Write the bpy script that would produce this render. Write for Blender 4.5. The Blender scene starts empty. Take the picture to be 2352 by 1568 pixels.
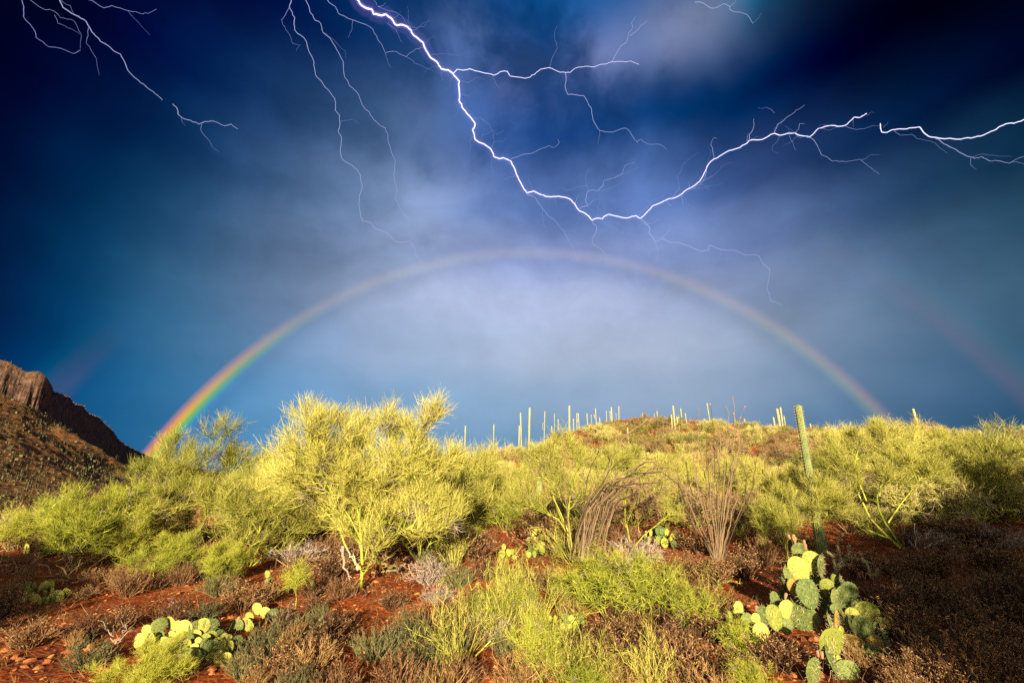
import bpy, math, random
import numpy as np
from mathutils import Vector, noise as mnoise
R = math.radians
rng = np.random.default_rng(7)
random.seed(7)
scene = bpy.context.scene
COL = scene.collection
# ------------------------------------------------------------------ camera
F = 1050.0; CX = 1176.0; CY = 784.0        # focal length and centre in 2352x1568 photo pixels
PITCH = R(16.5); EYE = 1.5
cam = bpy.data.cameras.new("camera"); camo = bpy.data.objects.new("camera", cam); COL.objects.link(camo)
cam.sensor_width = 36; cam.lens = 36 * F / 2352; cam.clip_start = 0.05; cam.clip_end = 20000
camo.location = (0, 0, EYE); camo.rotation_euler = (R(90) + PITCH, 0, 0)
scene.camera = camo
vs = scene.view_settings
vs.view_transform = 'Standard'; vs.look = 'None'; vs.exposure = 1.5; vs.gamma = 1.0; vs.use_curve_mapping = False
scene.render.engine = 'CYCLES'
cy = scene.cycles
cy.max_bounces = 4; cy.diffuse_bounces = 2; cy.glossy_bounces = 2; cy.transmission_bounces = 2; cy.transparent_max_bounces = 8
cy.use_denoising = False
cy.sample_clamp_indirect = 4.0
EXP = 2 ** 1.5                                   # 2 ** exposure
# ------------------------------------------------------------------ sun
SUN_EL = R(14.6); SUN_AZ = R(1.6)           # light travels towards +Y, a touch to the right
ldir = Vector((math.sin(SUN_AZ) * math.cos(SUN_EL), math.cos(SUN_AZ) * math.cos(SUN_EL), -math.sin(SUN_EL)))
sun = bpy.data.lights.new("sun", 'SUN'); suno = bpy.data.objects.new("sun", sun); COL.objects.link(suno)
sun.energy = 5.0; sun.angle = R(0.5); sun.color = (1.0, 0.86, 0.60)
suno.rotation_euler = ldir.to_track_quat('-Z', 'Y').to_euler(); suno.location = (0, -20, 20)

def ray(px, py):
    vx = (px - CX) / F; vy = (CY - py) / F
    return np.array([vx, math.cos(PITCH) - vy * math.sin(PITCH), math.sin(PITCH) + vy * math.cos(PITCH)])
def unit(v):
    v = np.asarray(v, float); return v / np.linalg.norm(v, axis=-1, keepdims=True)
def s2l(c):
    c = np.asarray(c, float) / 255.0
    return np.where(c <= 0.04045, c / 12.92, ((c + 0.055) / 1.055) ** 2.4)
# ------------------------------------------------------------------ world: storm sky, rainbow, clear Nishita sky behind
world = bpy.data.worlds.new("World"); scene.world = world; world.use_nodes = True
nt = world.node_tree; N = nt.nodes; L = nt.links
for n in list(N): N.remove(n)
def vm(op, a, b=None, c=None):
    n = N.new('ShaderNodeVectorMath'); n.operation = op
    for i, v in enumerate((a, b, c)):
        if v is None: continue
        if isinstance(v, (tuple, list, np.ndarray)): n.inputs[i].default_value = tuple(float(q) for q in v)
        elif isinstance(v, (int, float)): n.inputs[i].default_value = (v, v, v)
        else: L.new(v, n.inputs[i])
    return n.outputs['Value'] if op in ('DOT_PRODUCT', 'LENGTH') else n.outputs[0]
def vscale(a, s):
    n = N.new('ShaderNodeVectorMath'); n.operation = 'SCALE'
    if isinstance(a, (tuple, list, np.ndarray)): n.inputs[0].default_value = tuple(float(q) for q in a)
    else: L.new(a, n.inputs[0])
    if isinstance(s, (int, float)): n.inputs['Scale'].default_value = s
    else: L.new(s, n.inputs['Scale'])
    return n.outputs[0]
def mt(op, a, b=0.0, c=0.0, clamp=False):
    n = N.new('ShaderNodeMath'); n.operation = op; n.use_clamp = clamp
    for i, v in enumerate((a, b, c)):
        if isinstance(v, (int, float)): n.inputs[i].default_value = float(v)
        else: L.new(v, n.inputs[i])
    return n.outputs[0]
def mrange(v, a, b, c, d, smooth=True):
    n = N.new('ShaderNodeMapRange'); n.interpolation_type = 'SMOOTHSTEP' if smooth else 'LINEAR'
    L.new(v, n.inputs[0])
    for i, q in enumerate((a, b, c, d)): n.inputs[i + 1].default_value = q
    return n.outputs[0]
tc = N.new('ShaderNodeTexCoord'); D0 = tc.outputs['Generated']
def noise(vec, scale, detail=4, rough=0.55, dist=0.0, out='Fac'):
    n = N.new('ShaderNodeTexNoise'); L.new(vec, n.inputs['Vector'])
    n.inputs['Scale'].default_value = scale; n.inputs['Detail'].default_value = detail
    n.inputs['Roughness'].default_value = rough; n.inputs['Distortion'].default_value = dist
    return n.outputs[out]
nz = noise(D0, 3.2, 3, 0.5, 0.0, 'Color')
warp = vscale(vm('SUBTRACT', nz, 0.5), 0.14)
Dw = vm('NORMALIZE', vm('ADD', D0, warp))
GX = [-90, 150, 390, 630, 870, 1110, 1350, 1590, 1830, 2070, 2310, 2480]
GY = [-60, 100, 260, 420, 580, 740, 900, 1060]
def C(s): return [tuple(int(q) for q in w.split(',')) for w in s.split()]
SKY = [
 C('0,0,24 0,2,34 0,6,44 0,12,60 0,40,100 6,72,140 10,80,150 40,80,130 0,6,36 0,0,22 0,0,14 0,0,12'),
 C('0,0,28 0,4,42 0,12,58 0,26,84 6,48,108 16,66,128 26,72,134 30,72,128 0,8,42 0,0,24 0,2,30 0,2,26'),
 C('0,2,34 0,14,58 0,34,82 14,56,104 40,78,126 20,62,122 14,58,122 8,42,92 4,26,66 0,22,68 0,24,62 0,22,56'),
 C('0,6,44 0,30,78 10,62,106 62,92,136 88,114,158 66,100,168 60,98,166 62,90,156 54,82,136 42,76,116 28,70,98 24,64,88'),
 C('0,12,56 0,46,94 34,88,126 92,120,162 120,142,184 128,148,200 132,148,200 120,138,186 98,120,164 74,102,142 54,88,120 46,80,108'),
 C('0,26,72 0,60,112 42,104,148 104,134,178 150,164,198 168,178,212 166,176,208 152,164,196 124,144,178 94,122,156 70,104,134 58,92,122'),
 C('0,36,88 0,72,130 46,112,164 94,142,188 118,154,196 130,162,200 146,168,202 144,162,194 118,142,174 68,104,146 48,88,128 40,80,116'),
 C('0,44,98 0,84,142 56,118,168 88,140,188 96,142,184 102,142,182 110,146,182 112,142,176 90,124,160 50,94,134 40,82,120 36,76,112'),
]
cen = []; tgt = []
anti = unit([ldir.x, ldir.y, ldir.z])
for j, y in enumerate(GY):
    for i, x in enumerate(GX):
        d = unit(ray(x, y)); cen.append(d)
        th = math.degrees(math.acos(float(np.clip(d @ anti, -1, 1))))
        ins = 1 + 0.16 * float(np.clip((42.5 - th) / 3.5, 0, 1))
        tgt.append(s2l(SKY[j][i]) / ins)
cen = np.array(cen); tgt = np.array(tgt)
BASE = np.array([0.002, 0.012, 0.05])
KK = 26.0
A = np.exp(KK * (cen @ cen.T - 1))
W = np.linalg.solve(A + 0.04 * np.eye(len(cen)), tgt - BASE)
ELS = [-12, -4, 3, 9, 15, 21, 27, 33, 40, 48, 58, 90]      # rows of the sky, degrees above the horizon
def skycol(az, el):
    d = np.array([math.sin(az) * math.cos(el), math.cos(az) * math.cos(el), math.sin(el)])
    return np.maximum(np.exp(KK * (cen @ d - 1)) @ W + BASE, (0.0, 0.0, 0.006))
sp0 = N.new('ShaderNodeSeparateXYZ'); L.new(Dw, sp0.inputs[0])
azn = mt('ARCTAN2', sp0.outputs[0], sp0.outputs[1]); eln = mt('MULTIPLY', mt('ARCSINE', sp0.outputs[2]), 180 / math.pi)
AZ0, AZ1 = -R(62), R(62)
azf = mrange(azn, AZ0, AZ1, 0, 1, False)
acc = None
for k, e_ in enumerate(ELS):
    rn = N.new('ShaderNodeValToRGB'); L.new(azf, rn.inputs[0]); cr = rn.color_ramp; cr.interpolation = 'B_SPLINE'
    NS = 22
    while len(cr.elements) > 1: cr.elements.remove(cr.elements[-1])
    for i in range(NS):
        c = skycol(AZ0 + (AZ1 - AZ0) * i / (NS - 1), R(e_))
        el_ = cr.elements[0] if i == 0 else cr.elements.new(i / (NS - 1))
        el_.position = i / (NS - 1); el_.color = (*[float(v) for v in c], 1)
    prev = ELS[k - 1] if k else -90; nxt = ELS[k + 1] if k < len(ELS) - 1 else 91
    up_ = mrange(eln, prev, e_, 0, 1) if k else None
    dn_ = mrange(eln, e_, nxt, 1, 0) if k < len(ELS) - 1 else None
    w_ = mt('MINIMUM', up_, dn_) if (up_ is not None and dn_ is not None) else (up_ if up_ is not None else dn_)
    t_ = vscale(rn.outputs[0], w_)
    acc = t_ if acc is None else vm('ADD', t_, acc)
n2 = noise(Dw, 4.0, 7, 0.58, 0.2)
stretch = N.new('ShaderNodeMapping'); L.new(Dw, stretch.inputs[0]); stretch.inputs['Scale'].default_value = (1.0, 1.0, 2.2)
n3 = noise(stretch.outputs[0], 8.0, 6, 0.62, 0.2)
sepd = N.new('ShaderNodeSeparateXYZ'); L.new(D0, sepd.inputs[0])
hi = mrange(sepd.outputs[2], 0.15, 0.75, 0.25, 1.0)      # rain curtain smooth low down, cloud base broken higher up
mod = mt('MULTIPLY', mt('MULTIPLY_ADD', mt('SUBTRACT', n2, 0.5), mt('MULTIPLY', hi, 1.7), 1.0), mt('MULTIPLY_ADD', mt('SUBTRACT', n3, 0.5), mt('MULTIPLY', hi, 0.7), 1.0))
acc = vscale(acc, mod)
for px_, py_, k_, col_ in [(1600, 50, 420, (.075, .070, .09)), (1530, 120, 600, (.07, .07, .10)), (1340, 185, 420, (.10, .085, .13)), (1210, 185, 620, (.09, .08, .12)), (1090, 120, 420, (.04, .05, .08)), (1430, 160, 700, (.05, .05, .08)), (980, 430, 120, (.06, .06, .07)), (1000, 470, 500, (.04, .04, .05)), (1300, 20, 260, (.0, .03, .10)), (1680, 10, 900, (-.03, .02, .05)), (1150, 330, 260, (.02, .03, .08)), (1470, 470, 200, (.04, .06, .13)), (1060, 170, 500, (.02, .03, .08)), (1520, 330, 90, (-.01, -.01, -.02))]:
    e_ = mt('EXPONENT', mt('MULTIPLY_ADD', vm('DOT_PRODUCT', vm('NORMALIZE', vm('ADD', Dw, vscale(warp, 0.5))), unit(ray(px_, py_))), float(k_), -float(k_)))
    acc = vm('ADD', acc, vscale(tuple(col_), mt('MULTIPLY', e_, mrange(n2, .36, .60, .15, 1.4))))
# rainbow: rings at 42 and 51 degrees about the point opposite the sun
ang = mt('MULTIPLY', mt('ARCCOSINE', vm('DOT_PRODUCT', vm('NORMALIZE', D0), anti)), 180 / math.pi)
inside = mrange(ang, 38.5, 42.2, 1.30, 1.0)
acc = vscale(acc, inside)
sep = N.new('ShaderNodeSeparateXYZ'); L.new(D0, sep.inputs[0])
def ramp(fac, stops):
    n = N.new('ShaderNodeValToRGB'); L.new(fac, n.inputs[0]); cr = n.color_ramp
    while len(cr.elements) > 1: cr.elements.remove(cr.elements[-1])
    cr.elements[0].position = stops[0][0]; cr.elements[0].color = (*stops[0][1], 1)
    for p, c in stops[1:]:
        e = cr.elements.new(p); e.color = (*c, 1)
    return n.outputs[0]
bow = ramp(mrange(ang, 40.3, 43.0, 0, 1, False),
   [(0.0, (0, 0, 0)), (0.14, (.02, .00, .06)), (0.28, (.00, .07, .16)), (0.40, (.00, .22, .20)), (0.52, (.14, .28, .03)), (0.63, (.46, .30, .01)), (0.74, (.60, .17, .00)), (0.85, (.34, .05, .0)), (1.0, (0, 0, 0))])
left = mrange(sep.outputs[0], -0.70, -0.34, 1.6, 0.06)
low = mrange(sep.outputs[2], 0.02, 0.34, 1.0, 0.35)
right = mrange(sep.outputs[0], 0.10, 0.62, 0.0, 0.11)
inten = mt('ADD', mt('MULTIPLY', left, low), mt('MULTIPLY', right, low))
pinkish = vm('ADD', vscale(bow, inten), vscale((.065, .045, .018), mt('MULTIPLY', mrange(ang, 40.9, 42.0, 0, 1), mrange(ang, 42.0, 43.2, 1, 0))))
cut = mt('MULTIPLY', mt('MINIMUM', mt('MULTIPLY', left, low), 1.0), mt('MULTIPLY', mrange(ang, 40.8, 41.8, 0, 1), mrange(ang, 42.0, 43.0, 1, 0)))
acc = vm('MULTIPLY', acc, vm('SUBTRACT', (1.0, 1.0, 1.0), vscale((.0, .25, .80), cut)))     # the red band takes the blue out of the rain light
acc = vm('ADD', acc, pinkish)
bow2 = ramp(mrange(ang, 50.0, 54.0, 0, 1, False),
   [(0.0, (0, 0, 0)), (0.25, (.09, .02, .01)), (0.5, (.05, .04, .01)), (0.72, (.0, .04, .03)), (1.0, (0, 0, 0))])
i2 = mt('ADD', mrange(sep.outputs[0], -0.80, -0.62, 1.0, 0.0), mrange(sep.outputs[0], 0.32, 0.6, 0.0, 0.45))
acc = vm('ADD', acc, vscale(bow2, mt('MULTIPLY', i2, mrange(sep.outputs[2], 0.10, 0.42, 1.0, 0.2))))
acc = vm('MULTIPLY', acc, tuple(q / EXP for q in (1.03, 1.03, .96)))
sky = N.new('ShaderNodeTexSky'); sky.sky_type = 'NISHITA'; sky.sun_disc = False
sky.sun_elevation = SUN_EL; sky.sun_rotation = R(180) + SUN_AZ; sky.air_density = 1.0; sky.dust_density = 1.5
nish = vscale(sky.outputs[0], 0.05)
back = mrange(sep.outputs[1], -0.55, -0.05, 1.0, 0.0)      # the storm breaks up behind the camera
mixn = vm('ADD', vscale(acc, mt('SUBTRACT', 1.0, back)), vscale(nish, back))
bg = N.new('ShaderNodeBackground'); L.new(mixn, bg.inputs[0]); bg.inputs[1].default_value = 1.0
wo = N.new('ShaderNodeOutputWorld'); L.new(bg.outputs[0], wo.inputs[0])
world.cycles.sampling_method = 'MANUAL'; world.cycles.sample_map_resolution = 512

# ------------------------------------------------------------------ helpers
def tag(o, label=None, cat=None, group=None, kind=None):
    if label: o['label'] = label
    if cat: o['category'] = cat
    if group: o['group'] = group
    if kind: o['kind'] = kind
    return o
def mesh(name, V, Fc, mat, tint=None, smooth=False):
    V = np.ascontiguousarray(V, np.float32); Fc = np.ascontiguousarray(Fc, np.int32)
    me = bpy.data.meshes.new(name); n = len(Fc); k = Fc.shape[1]
    me.vertices.add(len(V)); me.vertices.foreach_set('co', V.ravel())
    me.loops.add(n * k); me.loops.foreach_set('vertex_index', Fc.ravel())
    me.polygons.add(n); me.polygons.foreach_set('loop_start', np.arange(0, n * k, k, dtype=np.int32))
    me.polygons.foreach_set('use_smooth', np.full(n, smooth, bool))
    if tint is not None:
        a = me.attributes.new('tint', 'FLOAT', 'POINT'); a.data.foreach_set('value', np.ascontiguousarray(tint, np.float32))
    me.update(calc_edges=True)
    if mat: me.materials.append(mat)
    return me
def obj(name, me, parent=None, loc=(0, 0, 0), rz=0.0, sc=1.0):
    o = bpy.data.objects.new(name, me); COL.objects.link(o)
    if parent is not None: o.parent = parent
    o.location = loc; o.rotation_euler = (0, 0, rz); o.scale = (sc, sc, sc) if not hasattr(sc, '__len__') else sc
    return o
def empty(name, loc, rz=0.0, sc=1.0):
    o = bpy.data.objects.new(name, None); COL.objects.link(o); o.empty_display_size = 0.2
    o.location = loc; o.rotation_euler = (0, 0, rz); o.scale = (sc, sc, sc) if not hasattr(sc, '__len__') else sc
    return o
def clone(o, loc, rz, sc, label=None):
    c = o.copy(); COL.objects.link(c); c.location = loc; c.rotation_euler = (0, 0, rz)
    c.scale = (sc, sc, sc) if not hasattr(sc, '__len__') else sc
    for ch in o.children:
        d = ch.copy(); COL.objects.link(d); d.parent = c
        for g in ch.children:
            e = g.copy(); COL.objects.link(e); e.parent = d
    if label: c['label'] = label
    return c
def join(parts):
    Vs = []; Fs = []; Ts = []; off = 0
    for V, Fc, T in parts:
        Vs.append(V); Fs.append(Fc + off); Ts.append(T); off += len(V)
    return np.concatenate(Vs), np.concatenate(Fs), np.concatenate(Ts)
def tubes(P, Rr, S=3, tint=None):
    """P (N,K,3) paths, Rr (N,K) radii -> triangles"""
    P = np.asarray(P, float); Rr = np.asarray(Rr, float)
    n, K, _ = P.shape
    T = np.gradient(P, axis=1); T /= np.linalg.norm(T, axis=2, keepdims=True) + 1e-9
    m = P[:, -1] - P[:, 0]; m /= np.linalg.norm(m, axis=1, keepdims=True) + 1e-9
    ref = np.cross(m, rng.normal(size=(n, 3))); ref /= np.linalg.norm(ref, axis=1, keepdims=True) + 1e-9
    U = np.cross(T, ref[:, None, :]); U /= np.linalg.norm(U, axis=2, keepdims=True) + 1e-9
    B = np.cross(T, U)
    a = np.arange(S) * 2 * math.pi / S
    V = P[:, :, None, :] + Rr[:, :, None, None] * (np.cos(a)[None, None, :, None] * U[:, :, None, :] + np.sin(a)[None, None, :, None] * B[:, :, None, :])
    V = V.reshape(-1, 3)
    idx = np.arange(n * K * S).reshape(n, K, S)
    q0 = idx[:, :-1, :]; q1 = np.roll(q0, -1, axis=2); q3 = idx[:, 1:, :]; q2 = np.roll(q3, -1, axis=2)
    Fc = np.concatenate([np.stack([q0, q1, q2], -1).reshape(-1, 3), np.stack([q0, q2, q3], -1).reshape(-1, 3)])
    t = (rng.random(n) if tint is None else np.broadcast_to(tint, n))
    return V, Fc, np.repeat(t, K * S)
def grow(P, n, t0, t1, l0, l1, ang, up, jit, K=4, tipfall=0.4):
    """children (N*n,K,3) sprouting from parents P (N,K0,3)"""
    Np, K0, _ = P.shape
    par = np.repeat(np.arange(Np), n); t = rng.uniform(t0, t1, len(par)) * (K0 - 1)
    i = np.minimum(t.astype(int), K0 - 2); f = (t - i)[:, None]
    s = P[par, i] * (1 - f) + P[par, i + 1] * f
    tg = unit(P[par, i + 1] - P[par, i] + 1e-9)
    pr = np.cross(tg, rng.normal(size=tg.shape)); pr = unit(pr + 1e-9)
    an = rng.normal(ang, ang * 0.3, len(par))[:, None]
    d = unit(tg * np.cos(an) + pr * np.sin(an) + np.array([0, 0, up]))
    ln = rng.uniform(l0, l1, len(par)) * (1 - tipfall * t / (K0 - 1))
    pts = [s]
    for k in range(K - 1):
        pts.append(pts[-1] + d * (ln / (K - 1))[:, None])
        d = unit(d + rng.normal(scale=jit, size=d.shape) + np.array([0, 0, up * 0.35]))
    return np.stack(pts, 1)
def taper(n, K, r0, r1, var=0.25):
    r = r0 * rng.uniform(1 - var, 1 + var, n)
    return np.linspace(1, 0, K)[None, :] * (r - r1)[:, None] + r1
def resamp(pts, K):
    pts = np.asarray(pts, float); s = np.r_[0, np.cumsum(np.linalg.norm(np.diff(pts, axis=0), axis=1))]
    q = np.linspace(0, s[-1], K)
    return np.stack([np.interp(q, s, pts[:, i]) for i in range(3)], 1)
def fbm(x, y, s, oct=4, seed=0.0):
    x = np.asarray(x, float); out = np.zeros(x.shape); a = 1.0; tot = 0
    r = np.random.default_rng(int(seed * 10) + 5)
    for o in range(oct):
        v = np.zeros(x.shape)
        for k in range(5):
            th = r.uniform(0, 2 * math.pi); ph = r.uniform(0, 2 * math.pi); f = 2 * math.pi / s * r.uniform(0.6, 1.5)
            ph2 = r.uniform(0, 2 * math.pi)
            v += np.sin((x * math.cos(th) + y * math.sin(th)) * f + ph + 1.3 * np.sin((x * -math.sin(th) + y * math.cos(th)) * f * 0.7 + ph2))
        out += a * v / 5; tot += a; a *= 0.5; s *= 0.5
    return out / tot
# ------------------------------------------------------------------ materials
def mat(name, c0, c1, rough=0.8, scale=6.0, tint=False, bump=0.0, bscale=40.0, spec=0.3, objrand=0.0, third=None, coord='Object', detail=5):
    m = bpy.data.materials.new(name); m.use_nodes = True; t = m.node_tree; nn = t.nodes; b = nn['Principled BSDF']
    b.inputs['Roughness'].default_value = rough; b.inputs['Specular IOR Level'].default_value = spec
    co = nn.new('ShaderNodeTexCoord'); nz = nn.new('ShaderNodeTexNoise'); t.links.new(co.outputs[coord], nz.inputs[0])
    nz.inputs['Scale'].default_value = scale; nz.inputs['Detail'].default_value = detail; nz.inputs['Roughness'].default_value = 0.65
    cr = nn.new('ShaderNodeValToRGB'); cr.color_ramp.elements[0].position = 0.3; cr.color_ramp.elements[1].position = 0.7
    cr.color_ramp.elements[0].color = (*c0, 1); cr.color_ramp.elements[1].color = (*c1, 1)
    if third: e = cr.color_ramp.elements.new(0.5); e.color = (*third, 1)
    fac = nz.outputs[0]
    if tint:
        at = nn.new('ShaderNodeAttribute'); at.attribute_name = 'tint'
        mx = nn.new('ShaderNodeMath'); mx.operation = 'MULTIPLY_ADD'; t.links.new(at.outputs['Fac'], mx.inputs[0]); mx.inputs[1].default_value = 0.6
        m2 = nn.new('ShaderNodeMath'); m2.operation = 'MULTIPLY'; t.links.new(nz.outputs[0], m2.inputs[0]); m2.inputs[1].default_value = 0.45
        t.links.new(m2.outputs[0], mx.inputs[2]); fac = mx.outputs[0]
    if objrand:
        oi = nn.new('ShaderNodeObjectInfo'); m3 = nn.new('ShaderNodeMath'); m3.operation = 'MULTIPLY_ADD'
        t.links.new(oi.outputs['Random'], m3.inputs[0]); m3.inputs[1].default_value = objrand
        m4 = nn.new('ShaderNodeMath'); m4.operation = 'SUBTRACT'; t.links.new(fac, m4.inputs[0]); m4.inputs[1].default_value = objrand / 2
        t.links.new(m4.outputs[0], m3.inputs[2]); fac = m3.outputs[0]
    t.links.new(fac, cr.inputs[0]); t.links.new(cr.outputs[0], b.inputs['Base Color'])
    if bump:
        n2 = nn.new('ShaderNodeTexNoise'); t.links.new(co.outputs[coord], n2.inputs[0]); n2.inputs['Scale'].default_value = bscale; n2.inputs['Detail'].default_value = 6
        bp = nn.new('ShaderNodeBump'); bp.inputs['Strength'].default_value = bump; bp.inputs['Distance'].default_value = 0.02
        t.links.new(n2.outputs[0], bp.inputs['Height']); t.links.new(bp.outputs[0], b.inputs['Normal'])
    return m
M = {}
M['twig'] = mat('palo_verde_twig', (.13, .13, .014), (.47, .41, .085), tint=True, objrand=.30, scale=2.0, third=(.20, .20, .022))
M['twig_red'] = mat('palo_verde_twig_red_tips', (.15, .15, .02), (.42, .27, .10), tint=True, scale=2.0, third=(.30, .28, .05))
M['twig_green'] = mat('fresh_green_twig', (.11, .125, .010), (.40, .38, .045), tint=True, objrand=.2, scale=2.0, third=(.21, .23, .016))
M['bark'] = mat('palo_verde_bark', (.14, .16, .015), (.33, .33, .04), scale=9.0, bump=.5, bscale=30, tint=True)
M['scrub'] = mat('hill_scrub_twig', (.11, .10, .02), (.47, .39, .12), tint=True, objrand=.55, scale=.6, third=(.24, .22, .04))
M['scrub_dry'] = mat('hill_dry_scrub', (.13, .075, .03), (.34, .22, .09), tint=True, objrand=.35, scale=.6, third=(.22, .13, .05))
M['dry'] = mat('dry_brush_stem', (.035, .016, .008), (.22, .11, .045), tint=True, objrand=.3, scale=3.0, third=(.10, .045, .018))
M['sage'] = mat('grey_green_stem', (.035, .036, .014), (.17, .15, .055), tint=True, objrand=.3, scale=3.0, third=(.085, .08, .03))
M['seed'] = mat('tan_seed_head', (.11, .055, .018), (.38, .22, .08), tint=True, objrand=.2, scale=5.0)
M['dead'] = mat('dead_wood', (.16, .11, .08), (.42, .33, .26), tint=True, scale=7.0, bump=.4, bscale=60)
M['cane'] = mat('ocotillo_cane', (.055, .032, .018), (.21, .14, .075), tint=True, scale=14.0, bump=.6, bscale=120)
M['bloom'] = mat('ocotillo_tip', (.4, .10, .06), (.55, .22, .14), scale=8.0)
M['pad'] = mat('prickly_pear_pad', (.15, .17, .018), (.42, .39, .065), rough=.7, scale=9.0, objrand=.6, third=(.29, .29, .036), bump=.25, bscale=50)
M['pad_old'] = mat('old_prickly_pear_pad', (.04, .075, .014), (.15, .18, .035), rough=.6, scale=9.0, objrand=.4, bump=.3, bscale=50)
M['pad_dead'] = mat('dying_prickly_pear_pad', (.22, .10, .02), (.50, .34, .06), rough=.7, scale=10.0, bump=.5, bscale=60)
M['spine'] = mat('cactus_spine', (.20, .14, .07), (.5, .42, .26), scale=9.0)
M['areole'] = mat('cactus_areole', (.03, .02, .01), (.08, .05, .02), scale=9.0)
M['fruit'] = mat('prickly_pear_fruit', (.25, .10, .06), (.36, .20, .11), scale=9.0)
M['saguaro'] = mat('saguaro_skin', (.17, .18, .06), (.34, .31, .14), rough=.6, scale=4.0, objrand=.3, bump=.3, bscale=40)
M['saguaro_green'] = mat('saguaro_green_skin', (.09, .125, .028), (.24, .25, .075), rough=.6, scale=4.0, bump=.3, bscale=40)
M['cholla'] = mat('cholla_stem', (.12, .12, .035), (.30, .26, .09), scale=20.0, tint=True, bump=.6, bscale=90)
M['stone'] = mat('red_stone', (.17, .045, .014), (.46, .17, .055), scale=5.0, objrand=.5, bump=.5, bscale=18, third=(.32, .095, .028))
M['pebble'] = mat('red_pebble', (.08, .018, .006), (.60, .22, .06), scale=9.0, tint=True, third=(.32, .08, .016))
M['leaf'] = mat('small_green_leaf', (.03, .09, .015), (.08, .20, .03), scale=9.0)
def ground_mat():
    m = bpy.data.materials.new('red_desert_soil'); m.use_nodes = True; t = m.node_tree; nn = t.nodes; b = nn['Principled BSDF']
    b.inputs['Roughness'].default_value = .95; b.inputs['Specular IOR Level'].default_value = .15
    co = nn.new('ShaderNodeTexCoord')
    def nz(s, d=6): 
        n = nn.new('ShaderNodeTexNoise'); t.links.new(co.outputs['Object'], n.inputs[0]); n.inputs['Scale'].default_value = s; n.inputs['Detail'].default_value = d; n.inputs['Roughness'].default_value = .68; return n
    a = nz(0.9); cr = nn.new('ShaderNodeValToRGB'); e = cr.color_ramp.elements
    e[0].position = .32; e[0].color = (.11, .024, .007, 1); e[1].position = .68; e[1].color = (.44, .16, .050, 1)
    k = e.new(.5); k.color = (.30, .064, .011, 1)
    t.links.new(a.outputs[0], cr.inputs[0])
    c = nz(14.0); cr2 = nn.new('ShaderNodeValToRGB'); f = cr2.color_ramp.elements
    f[0].position = .36; f[0].color = (.35, .30, .28, 1); f[1].position = .66; f[1].color = (1.25, 1.2, 1.15, 1)
    t.links.new(c.outputs[0], cr2.inputs[0])
    mx = nn.new('ShaderNodeMix'); mx.data_type = 'RGBA'; mx.blend_type = 'MULTIPLY'; mx.inputs[0].default_value = .8
    t.links.new(cr.outputs[0], mx.inputs[6]); t.links.new(cr2.outputs[0], mx.inputs[7]); t.links.new(mx.outputs[2], b.inputs['Base Color'])
    vo = nn.new('ShaderNodeTexVoronoi'); t.links.new(co.outputs['Object'], vo.inputs[0]); vo.inputs['Scale'].default_value = 22
    h = nz(30.0); ad = nn.new('ShaderNodeMath'); ad.operation = 'ADD'; t.links.new(vo.outputs['Distance'], ad.inputs[0]); t.links.new(h.outputs[0], ad.inputs[1])
    bp = nn.new('ShaderNodeBump'); bp.inputs['Strength'].default_value = .8; bp.inputs['Distance'].default_value = .03
    t.links.new(ad.outputs[0], bp.inputs['Height']); t.links.new(bp.outputs[0], b.inputs['Normal'])
    return m
M['ground'] = ground_mat()
# ------------------------------------------------------------------ terrain
def azel(px, py):
    r = ray(px, py); return math.atan2(r[0], r[1]), math.atan2(r[2], math.hypot(r[0], r[1]))
RIDGE = [(0, 1205), (150, 1190), (300, 1150), (600, 1105), (1000, 1066), (1130, 1050), (1215, 1038), (1300, 1002), (1400, 980), (1480, 970), (1600, 980), (1800, 992), (1950, 1010), (2100, 1018), (2352, 1024)]
raz = np.array([azel(*p)[0] for p in RIDGE]); rel = np.array([azel(*p)[1] for p in RIDGE])
raz = np.r_[-math.pi, -1.9, -1.1, raz, 1.15, 1.9, math.pi]; rel = np.r_[R(-1.5), R(-1.5), R(-3), rel, R(5), R(1.0), R(-1.5)]
DAZ = np.array([-math.pi, -.85, -.5, -.1, .3, .7, math.pi]); DDR = np.array([30, 30, 36, 48, 50, 40, 36])
def gz(x, y, rough=True):
    x = np.asarray(x, float); y = np.asarray(y, float)
    az = np.arctan2(x, y); d = np.hypot(x, y)
    el = np.interp(az, raz, rel); dr = np.interp(az, DAZ, DDR)
    zr = EYE + dr * np.tan(el)
    u = np.clip((d - 4.5) / (dr - 4.5), 0, 1)
    z = zr * np.sin(u * math.pi / 2) ** 2.0
    ov = np.maximum(d - dr, 0)
    z = z - 0.16 * ov ** 1.05 * np.clip(ov / 12, 0, 1)
    z = np.maximum(z, -14 - 0.002 * ov)
    if rough:
        near = np.clip((d - 1.5) / 4, 0, 1)
        z = z + near * (0.16 * fbm(x, y, 5.0, 4, .3) + 0.028 * fbm(x, y, .8, 4, .7)) + np.clip((d - 10) / 30, 0, 1) * .35 * fbm(x, y, 14, 3, 1.1)
        z = z + 0.10 * np.clip((x + 2) / 4, -1, 1) * np.clip(1 - np.abs(d - 6) / 5, 0, 1)
    return z
def g1(x, y): return float(gz(np.array([x]), np.array([y]))[0])
def at(px, py):
    r = ray(px, py); h = math.hypot(r[0], r[1])
    t = np.arange(2.5, 75, 0.04) / h
    X = r[0] * t; Y = r[1] * t; Z = EYE + r[2] * t
    hit = np.nonzero(Z <= gz(X, Y))[0]
    if len(hit): i = hit[0]
    else:
        az = math.atan2(r[0], r[1]); i = int(np.argmin(np.abs(t * h - np.interp(az, DAZ, DDR) * .96)))
    return np.array([X[i], Y[i], g1(X[i], Y[i])])
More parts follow.
